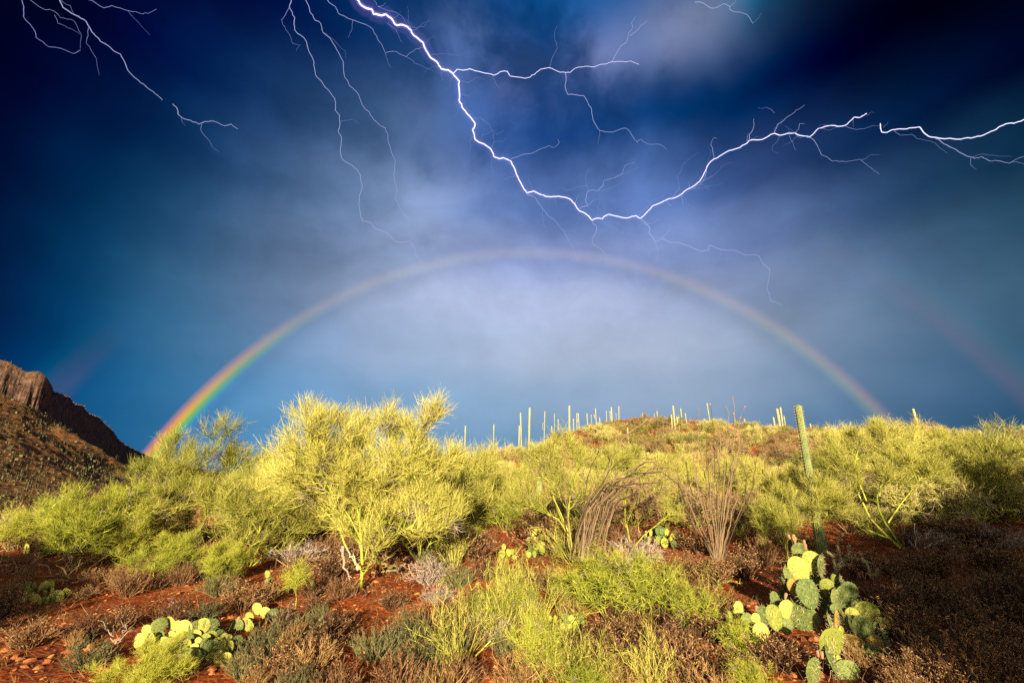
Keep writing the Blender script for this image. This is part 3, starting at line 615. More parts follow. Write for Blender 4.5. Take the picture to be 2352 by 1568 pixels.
# right tree with the long low yellow limbs
b = at(2075, 1262)
l3 = [(limb_px(b, [(2068,1258),(2030,1225),(2000,1190),(1970,1120),(1950,1060)], .2), .040), (limb_px(b, [(2075,1262),(2040,1210),(2010,1150),(2050,1090),(2090,1040)], -.2), .036),
      (limb_px(b, [(2050,1240),(1990,1215),(1950,1190),(1895,1172)], -.3), .026), (limb_px(b, [(2000,1190),(1960,1165),(1920,1155),(1870,1140)], -.35), .018), (limb_px(b, [(2040,1200),(2090,1120),(2130,1070)], -.3), .022), (limb_px(b, [(1990,1150),(1960,1080),(1975,1020)], .4), .022), (limb_px(b, [(2020,1140),(2030,1070),(2040,1010)], .5), .022)]
tm, cm = palo(l3, 1.3, 8, 8, 8, 5, 1.3, .45, ang=.70, t0=.60)
tree('palo_verde_tree', 'palo verde tree right of the big saguaro with long low yellow limbs under its crown', 'palo verde tree', b, tm, cm, PV)
# middle tree with V limbs behind the arching ocotillo
b = at(1318, 1292)
l4 = [(limb_px(b, [(1315,1290),(1300,1220),(1275,1160),(1255,1095),(1235,1050)], .3), .024), (limb_px(b, [(1318,1285),(1305,1200),(1310,1120),(1330,1050)], -.2), .026), (limb_px(b, [(1315,1250),(1285,1190),(1225,1155),(1190,1140)], -.3), .020), (limb_px(b, [(1320,1270),(1350,1190),(1380,1130),(1410,1070)], .2), .024), (limb_px(b, [(1305,1220),(1270,1130),(1290,1060),(1300,1030)], .3), .02)]
tm, cm = palo(l4, 1.5, 7, 7, 7, 4, 1.1, .42, ang=.66, t0=.42)
tree('palo_verde_tree', 'open palo verde tree behind the arching ocotillo with pale V shaped limbs', 'palo verde tree', b, tm, cm, PV)
b = at(1450, 1268)
l5 = [(limb_px(b, [(1450,1266),(1442,1215),(1435,1180),(1440,1130),(1470,1085)], .3), .030), (limb_px(b, [(1452,1262),(1480,1225),(1520,1195),(1560,1150)], -.1), .024), (limb_px(b, [(1440,1200),(1460,1150),(1520,1120),(1570,1100)], .4), .018)]
tm, cm = palo(l5, 1.1, 6, 6, 6, 4, 1.1, .22, ang=.75, t0=.5)
tree('palo_verde_tree', 'small palo verde with a forked pale trunk just right of the arching ocotillo base', 'palo verde tree', b, tm, cm, PV)
# generic variants -> copied for the other trees
VAR = []
for s_, (H, W, n, u) in enumerate([(2.2, 2.6, 7, .28), (2.0, 2.8, 8, .22), (1.7, 2.4, 7, .32)]):
    tm, cm = palo(auto_limbs(H, W, n, .026, 40 + s_), H * .8, 6, 6, 6, 6, 1.2, u * 1.5, ang=.74)
    VAR.append((tm, cm, H))
tm, cm = palo(auto_limbs(1.9, 2.5, 9, .018, 60), 1.6, 7, 7, 7, 5, 1.2, .45, twig='twig_green', ang=.7); BUSH = (tm, cm, 1.9)
def top_of(cm):
    a = np.empty(len(cm.vertices) * 3, np.float32); cm.vertices.foreach_get('co', a); return float(np.percentile(a[2::3], 99.3))
def by_px(proto, name, label, cat, px, py, toppy, group=None, wf=1.0, rz=None, sink=0.0):
    """stand a copy of (trunk, crown, height) on the ground at a photo pixel, scaled so that its top reaches toppy"""
    b = at(px, py); top = onplane(px, toppy, b[1]); h = max(.2, top[2] - b[2]); s = h / top_of(proto[1])
    b[2] -= sink
    return tree(name, label, cat, b, proto[0], proto[1], group, random.uniform(0, 6.28) if rz is None else rz, (s * wf, s * wf, s))
for (v, px, py, ty, wf, lab) in [
    (0, 570, 1300, 1085, 1.0, 'low palo verde tree with a thin forked trunk left of the largest palo verde'),
    (1, 655, 1275, 1045, .95, 'palo verde tree crowding the left side of the largest palo verde'),
    (0, 965, 1290, 1060, 1.0, 'palo verde tree filling the right side of the largest palo verde'),
    (2, 1055, 1225, 1010, 1.0, 'pale palo verde tree right of the largest palo verde with a reddish top'),
    (1, 745, 1190, 1010, .9, 'palo verde tree standing behind the left half of the largest palo verde'),
    (2, 620, 1180, 1025, 1.0, 'pale palo verde tree at the dip in the skyline left of the largest palo verde'),
    (0, 330, 1275, 1120, 1.2, 'yellow green palo verde tree below the foot of the rainbow'),
    (1, 1700, 1180, 1040, 1.0, 'palo verde tree behind the upright fan ocotillo'),
    (2, 1795, 1190, 1060, 1.0, 'spreading palo verde tree just left of the big saguaro'),
    (1, 1812, 1284, 1100, .6, 'drooping palo verde tree covering the foot of the big saguaro on its left'),
    (0, 2010, 1130, 968, 1.1, 'rounded palo verde tree on the skyline right of the big saguaro'),
    (2, 2120, 1110, 972, 1.1, 'palo verde tree on the skyline under the leaning thin saguaro'),
    (1, 2210, 1120, 985, 1.2, 'palo verde tree on the skyline right of the leaning thin saguaro'),
    (0, 2330, 1190, 975, 1.0, 'tall palo verde tree cut by the right edge of the picture'),
    (2, 2260, 1200, 1040, 1.1, 'dark stemmed palo verde tree above the shaded slope at the right'),
    (1, 2165, 1195, 1075, .8, 'bright yellow palo verde crown beside the low limbed tree at the right'),
    (0, 1550, 1150, 1040, 1.1, 'palo verde tree behind the arch of the dead ocotillo canes'),
    (2, 1150, 1180, 1060, 1.0, 'pale palo verde tree on the hillside above the middle prickly pears'),
    (1, 1440, 1120, 1015, 1.1, 'palo verde tree halfway up the hill under the crest'),
    (0, 1900, 1130, 1035, 1.1, 'palo verde tree just right of the middle of the big saguaro')]:
    by_px(VAR[v], 'palo_verde_tree', lab, 'palo verde tree', px, py, ty, PV, wf)
for (px, py, ty, wf, lab) in [
    (170, 1300, 1110, 1.15, 'dense fresh green palo verde bush under the brown mountain slope'),
    (20, 1265, 1170, 1.1, 'fresh green bush cut by the left edge of the picture'),
    (270, 1290, 1175, 1.1, 'feathery green bush between the left bush and the rainbow tree'),
    (510, 1345, 1245, 1.0, 'low green bush with a straight edge over red soil left of the thin trunk'),
    (375, 1335, 1225, 1.2, 'low dark green bush under the rainbow tree'),
    (330, 1600, 1470, 1.2, 'feathery yellow green bush at the bottom in front of the large prickly pear patch')]:
    by_px(BUSH, 'green_bush', lab, 'bush', px, py, ty, 'fresh green bushes', wf)
# stiff sparse green shrubs in the foreground
def stiff(H, W, n, seed, k=1.0):
    return palo(auto_limbs(H, W, n, .011, seed), H, 5, 5, 5, 3, k, .18, twig='twig_green', ang=.85)
tm, cm = stiff(1.0, 1.3, 7, 71, 1.55); ST1 = (tm, cm, 1.0)
tm, cm = stiff(1.0, .9, 6, 72, 1.7); ST2 = (tm, cm, 1.0)
tm, cm = palo([(np.array([(0, 0, 0), (.03, 0, .2), (-.02, .02, .4), (.0, 0, .6)]), .016), (np.array([(0, 0, .25), (.12, 0, .45), (.2, .05, .7)]), .01), (np.array([(0, 0, .2), (-.1, .05, .4), (-.22, 0, .65)]), .01)], 1.0, 6, 5, 5, 3, 1.5, .2, twig='twig_green', ang=.85, t0=.4); ST3 = (tm, cm, 1.0)
for (p, px, py, ty, wf, lab) in [
    (ST3, 678, 1398, 1283, 1.0, 'palo verde sapling on a single thin stem over bare red soil'),
    (ST1, 1160, 1222, 1135, .9, 'yellow stiff twigged shrub standing behind the middle prickly pears'),
    (ST1, 1085, 1262, 1205, 1.0, 'low yellow shrub left of the middle prickly pears'),
    (ST1, 1400, 1432, 1262, 1.25, 'wide stiff yellow green shrub at the foot of the arching ocotillo'),
    (ST2, 1500, 1420, 1270, 1.0, 'upright stiff shrub below the middle right prickly pear'),
    (ST2, 1330, 1400, 1300, 1.0, 'low stiff green shrub below the pale V limbed tree'),
    (ST1, 1235, 1575, 1400, .7, 'yellow green stiff shrub at the bottom edge left of the small prickly pear'),
    (ST2, 1345, 1650, 1520, .9, 'sprawling stiff shrub at the bottom edge under the small prickly pear'),
    (ST3, 1205, 1440, 1345, 1.3, 'gnarled low palo verde with a pale bare trunk in the lower middle'),
    (ST2, 1115, 1440, 1350, 1.0, 'olive green shrub on red soil left of the gnarled low palo verde'),
    (ST2, 1600, 1470, 1340, .8, 'thin green shrub left of the pads at the right of the bottom'),
    (ST2, 1705, 1520, 1420, 1.0, 'green stiff shrub in front of the prickly pear left of the biggest clump'),
    (ST1, 1735, 1640, 1510, .8, 'yellow green shrub at the bottom edge left of the deep shade'),
    (ST3, 1100, 1470, 1415, 1.0, 'tiny green seedling on the red bank'),
    (ST3, 1440, 1560, 1480, 1.0, 'faint green seedling among the seed heads at the bottom')]:
    by_px(p, 'green_shrub', lab, 'shrub', px, py, ty, 'stiff green shrubs', wf)
# ------------------------------------------------------------------ saguaros
def saguaro_mesh(H, r, ribs=16, seg=26, bend=0.0, base_narrow=.75, seed=0):
    S = ribs * 4; a = np.arange(S) * 2 * math.pi / S
    rr = np.random.default_rng(seed); t = np.concatenate([np.linspace(0, 1 - r / H, seg), 1 - r / H + (r / H) * np.sin(np.linspace(.2, math.pi / 2, 6))])
    V = []
    for q in t:
        z = q * H; rad = r * (base_narrow + (1 - base_narrow) * min(1, q * 2.5)) * (1 + .03 * math.sin(q * 9 + seed))
        over = z - (H - r)
        if over > 0: rad *= math.sqrt(max(0.0, 1 - (over / r) ** 2)) + .001
        prof = rad * (1 - .24 * (1 - np.abs(np.cos(a * ribs / 2))) ** .8)
        V.append(np.stack([prof * np.cos(a) + bend * q * q, prof * np.sin(a), np.full(S, z)], 1))
    V = np.concatenate(V); K = len(t); idx = np.arange(K * S).reshape(K, S)
    q0 = idx[:-1]; q1 = np.roll(q0, -1, 1); q3 = idx[1:]; q2 = np.roll(q3, -1, 1)
    return V, np.stack([q0, q1, q2, q3], -1).reshape(-1, 4)
def saguaro_spines(H, r, ribs, step, ln, n=3, keep=1.0):
    z = np.arange(.03, H - .02, step); P = []
    for i in range(ribs):
        a = 2 * math.pi * i / ribs
        for q in z:
            rad = r * (.75 + .25 * min(1, q / H * 2.5)) * (math.sqrt(max(.02, 1 - max(0, (q - H + r) / r) ** 2)))
            for _ in range(n):
                d = unit(np.array([math.cos(a), math.sin(a), 0]) + rng.normal(scale=.6, size=3)); s = np.array([math.cos(a) * rad, math.sin(a) * rad, q])
                P.append([s, s + d * ln * .5, s + d * ln])
    P = np.array(P); return tubes(P, np.tile([.0022, .0016, .0004], (len(P), 1)), 3)
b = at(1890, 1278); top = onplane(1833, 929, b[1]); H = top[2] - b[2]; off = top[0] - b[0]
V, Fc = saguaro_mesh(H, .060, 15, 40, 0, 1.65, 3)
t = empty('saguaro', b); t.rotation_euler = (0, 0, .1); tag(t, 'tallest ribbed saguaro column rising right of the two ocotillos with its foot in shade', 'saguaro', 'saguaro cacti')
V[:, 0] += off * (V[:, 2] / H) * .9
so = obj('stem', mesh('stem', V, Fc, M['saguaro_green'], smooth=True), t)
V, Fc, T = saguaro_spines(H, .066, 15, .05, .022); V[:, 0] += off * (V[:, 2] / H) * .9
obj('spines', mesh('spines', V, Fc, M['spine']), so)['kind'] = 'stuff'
SAG = []
for s_ in range(4):
    V, Fc = saguaro_mesh(1.0, (.035, .042, .05, .06)[s_], 10, 12, 0, .85, s_)
    SAG.append(mesh('stem', V, Fc, M['saguaro'], smooth=True))
def arm_mesh():
    V, Fc = saguaro_mesh(.34, .034, 8, 10, 0, .8, 8); z = V[:, 2].copy(); u = np.clip(z / .13, 0, 1)
    V[:, 0] += .13 * np.sin(u * math.pi / 2); V[:, 2] = np.where(z < .13, V[:, 2] * .45, V[:, 2] - .07); return mesh('arm', V, Fc, M['saguaro'], smooth=True)
ARM = arm_mesh()
def c3(x, y): return ((1200 + x / 3.267) * .8615, (1020 + y / 3.267) * .8615)
def c4(x, y): return ((1800 + x / 2.529) * .8615, (1020 + y / 2.529) * .8615)
SL = []
for x, y0, y1, w in [(130,375,470,14),(228,550,670,14),(377,358,590,14),(598,372,510,12),(622,258,490,14),(686,213,600,20),(815,243,410,10),(908,265,390,8),(940,315,415,11),(1037,197,400,18),(890,375,440,9),(1075,310,360,9),(1102,262,340,9),(1122,262,340,9),(1198,265,350,9),(1230,275,330,7),(1271,220,320,10),(1310,300,430,9),(1360,243,300,7),(1397,243,320,9),(1415,213,425,12),(1448,263,310,7),(1468,200,310,10),(1555,388,540,16),(1577,330,390,8),(1681,262,370,10),(1780,265,310,7),(1806,243,300,9),(1865,330,390,10),(1898,345,400,9),(1938,277,440,14),(1968,197,480,18),(1998,290,420,10),(2024,223,360,14),(2060,262,370,9),(2220,310,350,10),(2265,175,350,12),(1420,505,560,9),(1330,430,500,8),(1180,880,1000,10)]:
    SL.append((*c3(x, y0), *c3(x, y1), w / 3.267 * .8615))
for x, y0, y1, w in [(403,200,240,8),(474,242,290,12),(703,173,270,18),(722,165,275,11),(738,222,270,12),(665,230,255,12),(1020,295,330,10),(1645,172,320,14),(1735,307,365,14),(2062,320,375,12),(2345,285,320,12),(1130,305,350,11),(915,275,310,12)]:
    SL.append((*c4(x, y0), *c4(x, y1), w / 2.529 * .8615))
SL.append((728, 1178 - 60, 728, 1262, 12)); SL.pop()
SL.sort(key=lambda q: q[0])
ORD = ['first', 'second', 'third', 'fourth', 'fifth', 'sixth', 'seventh', 'eighth', 'ninth', 'tenth', 'eleventh', 'twelfth', 'thirteenth', 'fourteenth', 'fifteenth', 'sixteenth', 'seventeenth', 'eighteenth', 'nineteenth', 'twentieth']
def nth(i): return ORD[i] if i < 20 else (['', '', 'twenty', 'thirty', 'forty', 'fifty', 'sixty', 'seventy', 'eighty', 'ninety'][(i + 1) // 10] + ('-' + ORD[(i + 1) % 10 - 1] if (i + 1) % 10 else 'th').replace('th-', '-')).replace('twentyth', 'twentieth').replace('thirtyth', 'thirtieth').replace('fortyth', 'fortieth').replace('fiftyth', 'fiftieth').replace('sixtyth', 'sixtieth').replace('seventyth', 'seventieth').replace('eightyth', 'eightieth').replace('ninetyth', 'ninetieth')
for i, (x, y0, x1, y1, w) in enumerate(SL):
    b = at(x1, y1); tp = onplane(x, y0, b[1]); h = tp[2] - b[2] + .05; hpx = y1 - y0
    rr_ = max(.011, w * math.hypot(b[0], b[1]) / F * .5 / h * .80); k = min(range(4), key=lambda q: abs((.035, .042, .05, .06)[q] - rr_))
    f_ = rr_ / (.035, .042, .05, .06)[k] * h
    size = 'very tall' if hpx > 70 else 'tall' if hpx > 45 else 'short' if hpx < 22 else 'mid height'
    armed = i in (6, 12, 17, 34)
    t = empty('saguaro', b - np.array([0, 0, .05]), random.uniform(0, 6.28), (f_, f_, h)); tag(t, '%s pale saguaro%s, %s from the left along the hill crest' % (size, ' with one raised arm' if armed else '', nth(i)), 'saguaro', 'saguaro cacti')
    t.rotation_euler = (random.gauss(0, .022), random.gauss(0, .022), random.uniform(0, 6.28))
    obj('stem', SAG[k], t)
    if armed: a_ = obj('arm', ARM, t, (.02, 0, .42)); a_.scale = (.8, .8, .9)
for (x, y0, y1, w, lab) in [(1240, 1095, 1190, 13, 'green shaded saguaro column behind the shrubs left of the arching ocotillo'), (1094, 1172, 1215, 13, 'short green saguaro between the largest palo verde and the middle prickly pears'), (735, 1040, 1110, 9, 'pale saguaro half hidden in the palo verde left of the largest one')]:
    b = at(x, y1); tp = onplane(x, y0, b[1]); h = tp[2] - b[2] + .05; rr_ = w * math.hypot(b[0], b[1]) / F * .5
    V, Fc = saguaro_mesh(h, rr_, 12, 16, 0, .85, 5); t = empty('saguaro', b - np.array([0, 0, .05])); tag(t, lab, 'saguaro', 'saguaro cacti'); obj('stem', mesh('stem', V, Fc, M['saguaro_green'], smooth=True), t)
# ------------------------------------------------------------------ ocotillos
def cane(name, pts, r, parent, r1=None, tuft=False):
    P = resamp(pts, 18); P[1:-1] += np.cumsum(rng.normal(scale=.0075, size=(16, 3)), axis=0) * 1.0
    K = 18; rad = np.linspace(r, r1 or r * .45, K) * (1 + .12 * np.sin(np.arange(K) * 2.3))
    V, Fc, T = tubes(P[None], rad[None], 6)
    o = obj(name, mesh(name, V, Fc, M['cane'], T, True), parent)
    # short thorns along the cane
    if tuft:
        e = P[-1]; d = unit(P[-1] - P[-2]); Q = np.array([[e, e + (d + rng.normal(scale=.5, size=3)) * .018, e + (d + rng.normal(scale=.5, size=3)) * .022] for _ in range(5)])
        V, Fc, T = tubes(Q, np.tile([.004, .003, .001], (5, 1)), 4); obj('bloom', mesh('bloom', V, Fc, M['bloom']), o)
    return o
def ocotillo(label, base, canes, group='ocotillos', r=.012):
    t = empty('ocotillo', base); tag(t, label, 'ocotillo', group); th = []
    for k, (pts, tf) in enumerate(canes):
        c_ = cane('cane', pts, r * rng.uniform(.7, 1.15), t, tuft=tf)
        P = resamp(pts, 40)
        for q in P[2:]:
            for _ in range(2): th.append([q, q + unit(rng.normal(size=3)) * .02])
    th = np.array(th); th = np.concatenate([th[:, :1], (th[:, :1] + th[:, 1:]) / 2, th[:, 1:]], 1)
    V, Fc, T = tubes(th, np.tile([.002, .0015, .0005], (len(th), 1)), 3); o = obj('thorns', mesh('thorns', V, Fc, M['dry'], T), t); o['kind'] = 'stuff'
    return t
b = at(1650, 1288); cs = []
tips = [(1605,935,0),(1632,930,1),(1668,935,1),(1720,1010,0),(1700,960,1),(1590,1010,0),(1575,1060,0),(1560,1100,0),(1735,1060,0),(1620,985,0),(1650,1010,0),(1683,915,1),(1710,935,1),(1640,1040,0),(1600,1080,0),(1680,1040,0),(1695,1100,0),(1662,1080,0),(1612,1120,0),(1580,1130,0),(1715,1090,0),(1540,1060,0),(1658,965,0),(1628,1010,0),(1668,1000,0),(1590,1150,0)]
for (x, y, tf) in tips:
    dp = rng.uniform(-.35, .35); f = (x - 1650); mx = 1650 + f * .62; my = 1288 + (y - 1288) * .5
    cs.append((limb_px(b, [(1650 + f * .08 + rng.normal() * 3, 1290), (1650 + f * .33, 1288 + (y - 1288) * .25), (mx + rng.normal() * 3, my), (1650 + f * .92 + rng.normal() * 4, 1288 + (y - 1288) * .78), (x, y)], dp), bool(tf)))
ocotillo('upright fan shaped ocotillo with many straight grey canes left of the big saguaro', b, cs)
b = at(1345, 1303); cs = []
for i in range(13):
    s = rng.uniform(0, 1); bx = 1302 + 86 * s + rng.normal() * 3
    ex = rng.uniform(1440, 1500) ; ax = bx + rng.uniform(40, 95); top = rng.uniform(1058, 1125)
    cs.append((limb_px(b, [(bx, 1285 + rng.uniform(-5, 5)), (bx + 12, 1220), (bx + 32, 1160), (ax + 10, 1110), (ax + 50, top), (ax + 90, top - 4), (min(ax + 125, ex + 20), top + rng.uniform(15, 60))], rng.uniform(-.75, -.2)), False))
for i in range(11):
    bx = 1305 + rng.uniform(0, 80); cs.append((limb_px(b, [(bx, 1288), (bx + rng.uniform(0, 12), 1230), (bx + rng.uniform(4, 26), 1170), (bx + rng.uniform(10, 50), rng.uniform(1080, 1140))], rng.uniform(-.25, .25)), False))
for pts in [[(1350,1285),(1370,1200),(1392,1120),(1408,1050),(1440,1000),(1490,965),(1520,962),(1560,985)], [(1340,1285),(1360,1180),(1395,1090),(1430,1060),(1500,1055)], [(1345,1285),(1375,1180),(1410,1110),(1450,1088),(1520,1085),(1562,1120),(1575,1160)],
            [(1310,1285),(1306,1200),(1300,1110),(1296,1060),(1300,1020)], [(1335,1285),(1345,1180),(1400,1110),(1450,1075),(1510,1070),(1545,1080),(1600,1150)], [(1330,1285),(1340,1150),(1355,1080),(1375,1035)], [(1360,1285),(1390,1200),(1430,1150),(1480,1130),(1500,1180),(1512,1210)]]:
    cs.append((limb_px(b, pts, rng.uniform(-.8, -.35)), False))
ocotillo('half dead ocotillo whose brown canes arch over to the right, left of the fan ocotillo', b, cs, r=.0125)
b = at(108, 1245); cs = []
for i in range(8):
    x = 90 + rng.uniform(0, 50); cs.append((limb_px(b, [(112 + i * 2, 1246), (113 + (x - 110) * .5, 1190), (x, rng.uniform(1100, 1180))], rng.uniform(-.1, .1)), False))
cs.append((limb_px(b, [(75, 1240), (92, 1215), (82, 1180), (72, 1160)], 0), False))
ocotillo('small thin ocotillo at the left in front of the green bush', b, cs, r=.008)
b = at(1580, 1560); cs = []
for i in range(9):
    f = i - 4; cs.append((limb_px(b, [(1581 + f * 1.0, 1562), (1580 + f * 2.2, 1530), (1580 + f * 4.2, 1495 + rng.uniform(-12, 14))], rng.uniform(-.06, .06)), False))
ocotillo('short stubby ocotillo of a few grey canes at the bottom right of the middle', b, cs, r=.008)
# ------------------------------------------------------------------ prickly pears
def pad_mesh(seed, m):
    rr = np.random.default_rng(seed); nu, nv = 20, 12; V = []
    for j in range(nv + 1):
        ph = math.pi * j / nv; z = -math.cos(ph); s = math.sin(ph)
        for i in range(nu):
            a = 2 * math.pi * i / nu; wv = (.80 + .20 * z) if z < 0 else .80 + .20 * math.sqrt(z) * .9
            V.append((.5 * s * math.cos(a) * (wv + .12), .5 * s * math.sin(a), .5 * (z + 1)))
    V = np.array(V); V[:, 1] *= .20
    V[:, 1] += .10 * V[:, 0] ** 2 * rr.choice([-1, 1]) + .05 * np.sin(V[:, 2] * 3 + seed); V[:, 0] *= 1 + .05 * np.sin(V[:, 2] * 5 + seed)
    V[:, :] += .012 * np.sin(V[:, [2, 0, 1]] * 17 + seed)
    Fc = [(j * nu + i, j * nu + (i + 1) % nu, (j + 1) * nu + (i + 1) % nu, (j + 1) * nu + i) for j in range(nv) for i in range(nu)]
    pm = mesh('pad', V, Fc, M[m], smooth=True)
    ar = []; sp = []
    for side in (-1, 1):
        for r_ in range(7):
            for c_ in range(6):
                x = (c_ - 2.5 + .5 * (r_ % 2)) * .16; z = .12 + r_ * .13
                e = (x / .47) ** 2 + ((z - .5) / .5) ** 2
                if e > .86: continue
                y = side * .10 * math.sqrt(1 - e) + .05 * math.sin(z * 3 + seed)
                p = np.array([x + rr.normal() * .01, y, z + rr.normal() * .01]); ar.append([p - (0, side * .01, 0), p + (0, side * .012, 0)])
                for _ in range(2):
                    d = unit(np.array([rr.normal() * .5, side * 1.0, rr.normal() * .5 - .3])); sp.append([p, p + d * rr.uniform(.10, .26)])
    for q in range(16):
        a = 2 * math.pi * q / 16
        p = np.array([.46 * math.cos(a), 0, .5 + .5 * math.sin(a)]); sp.append([p, p + unit(np.array([math.cos(a), rr.normal() * .4, math.sin(a)])) * rr.uniform(.06, .15)])
    ar = np.array(ar); A_ = tubes(np.stack([ar[:, 0], ar.mean(1), ar[:, 1]], 1), np.tile([.022, .023, .012], (len(ar), 1)), 4)
    sp = np.array(sp); B_ = tubes(np.stack([sp[:, 0], sp.mean(1), sp[:, 1]], 1), np.tile([.009, .007, .001], (len(sp), 1)), 3)
    return pm, mesh('areoles', A_[0], A_[1], M['areole']), mesh('spines', B_[0], B_[1], M['spine'])
PADS = {'n': [pad_mesh(i, 'pad') for i in range(3)], 'o': [pad_mesh(i + 5, 'pad_old') for i in range(2)], 'd': [pad_mesh(i + 9, 'pad_dead') for i in range(2)]}
def fruit_mesh():
    V, Fc = saguaro_mesh(1.0, .24, 6, 4, 0, .6, 2); return mesh('fruit', V, Fc, M['fruit'], smooth=True)
FR = fruit_mesh()
def prickly(label, pads, near=True, fill=True, basepy=None, fruits=(), dk=.45):
    """pads: (px, py, w, h, tilt, kind, yaw) in photo pixels; one plant, each pad a part"""
    xs = [p[0] for p in pads]; yb = basepy or max(p[1] + p[3] / 2 for p in pads) + 2
    b = at((min(xs) + max(xs)) / 2, min(yb, 1566)); Y0 = b[1]; t = empty('prickly_pear', b); tag(t, label, 'prickly pear', 'prickly pear cacti')
    g0 = Y0
    for (px, py, w, h, tilt, kd, yaw) in pads:
        bt = py + h / 2
        gg = at(px, min(max(bt, 1120), 1566)); Y = Y0 + (max(gg[1], Y0) - Y0) * dk + rng.uniform(-.03, .03)
        c = onplane(px, py, Y); sc = np.linalg.norm(c - [0, 0, EYE]) / F
        W_ = w * sc * 1.04; H_ = h * sc * 1.04
        v = PADS[kd][rng.integers(len(PADS[kd]))]
        def put(c, W_, H_, tilt, yaw, v, lean):
            o = obj('pad', v[0], t); o.rotation_mode = 'XYZ'; th = max(W_, H_)
            o.rotation_euler = (lean, tilt, yaw); o.scale = (W_ / max(.45, math.cos(yaw)), th * .62, H_)
            mt_ = o.rotation_euler.to_matrix(); up_ = mt_ @ Vector((0, 0, H_ / 2)); o.location = Vector(c - b) - up_
            if near:
                a_ = obj('areoles', v[1], o); a_['kind'] = 'stuff'
                if near != 'far': s_ = obj('spines', v[2], o); s_['kind'] = 'stuff'
            return o
        lean = rng.uniform(-.25, .25)
        put(c, W_, H_, R(tilt), R(yaw), v, lean)
        if fill:                                  # older pads carry this one down to the soil
            zg = g1(c[0], Y); q = c.copy(); q[2] -= H_ * .80; k = 0
            while q[2] - H_ * .3 > zg and k < 5:
                q = q + np.array([rng.uniform(-.35, .35) * W_, rng.uniform(.02, .08), 0])
                put(q, W_ * .9, H_ * .95, rng.uniform(-.4, .4), rng.uniform(-.9, .9), PADS['o'][rng.integers(2)], rng.uniform(-.2, .2)); q = q - np.array([0, 0, H_ * .78]); k += 1
    for (px, py, s) in fruits:
        c = onplane(px, py, Y0 + .03); sc = np.linalg.norm(c - [0, 0, EYE]) / F; o = obj('fruit', FR, t, tuple(c - b), 0, s * sc * 1.0); o.rotation_euler = (rng.uniform(-.3, .3), rng.uniform(-.4, .4), 0)
    return t
def conv(lst, ox, oy, s, f=1.0):
    out = []
    for p in lst:
        x, y, w, h = p[:4]; tilt = p[4] if len(p) > 4 else random.uniform(-14, 14); kd = p[5] if len(p) > 5 else 'n'; yaw = p[6] if len(p) > 6 else random.uniform(-28, 28)
        out.append(((ox + x / s) * .8615, (oy + y / s) * .8615, w / s * .8615 * f, h / s * .8615 * f, tilt, kd, yaw))
    return out
prickly('wide prickly pear patch of about forty pale pads at the lower left', conv([(232,700,118,140),(110,825,130,130,35),(295,830,110,170,10),(580,570,150,140),(415,620,100,170,10,'o',50),(410,780,110,120,0,'o'),(680,640,110,150),(600,740,80,75),(780,660,180,180,18),(705,800,110,150,-10),(850,800,150,100,0,'o'),(830,885,105,115),(545,870,130,110),(650,920,130,140,30),(1060,620,150,170),(960,640,90,150,10,'o',55),(1190,610,120,150,0,'o',40),(970,730,110,90),(1110,800,110,110),(985,870,80,120),(940,930,100,80),(750,975,90,80),(845,1005,160,100,15),(680,1060,110,150),(1080,880,110,130,20,'o'),(1185,930,130,150,0,'o',40),(1190,770,110,120),(1280,870,70,120,0,'n',50),(1370,810,110,130),(1455,830,110,130),(1470,910,110,130),(1355,930,120,150,-10),(1390,1010,100,110,-10),(1200,1090,110,120),(1420,1110,120,150),(1565,860,90,150,10,'o',50),(960,1040,110,130,0,'o'),(1070,1050,80,100,0,'o'),(1035,1110,60,90),(1300,1080,60,140,0,'n',55),(475,830,80,80)], 350, 1560, 5.6),
        fruits=[(545, 1428, 9), (567, 1434, 9)], fill=True, dk=.6)
prickly('short row of three round pale pads in a line above the lower left patch', conv([(1880,350,120,135,-5),(1995,410,130,125,5),(2110,440,120,130,10,'o'),(2235,410,60,80,0,'o')], 350, 1560, 5.6), dk=.3)
prickly('three large pads leaning right at the end of the lower left patch', conv([(1750,500,130,130,10),(1725,595,180,150,28),(1565,620,150,180,25,'o')], 350, 1560, 5.6), dk=.3)
prickly('single stacked column of small pads beside the palo verde sapling', conv([(2235,598,42,52,5),(2228,665,34,45,0),(2268,705,50,35,20),(2230,740,42,40,0),(2207,780,38,38,-10),(2190,815,40,40,0,'o')], 0, 1340, 3.136), dk=.2)
prickly('small prickly pear patch in the shade near the left edge', conv([(235,690,40,42),(275,700,32,40),(338,710,38,45),(380,688,40,45),(435,690,50,55),(430,745,38,42),(185,770,42,45),(220,735,45,40),(245,790,50,45),(270,765,40,38),(295,800,38,45),(330,825,40,55),(375,820,45,45),(425,800,60,50),(485,765,60,45),(555,750,50,42,30),(490,805,50,38),(140,790,40,45),(375,755,32,32),(185,815,38,42),(525,790,22,28),(185,680,40,35,0,'o')], 0, 1340, 3.136), near='far', dk=.7)
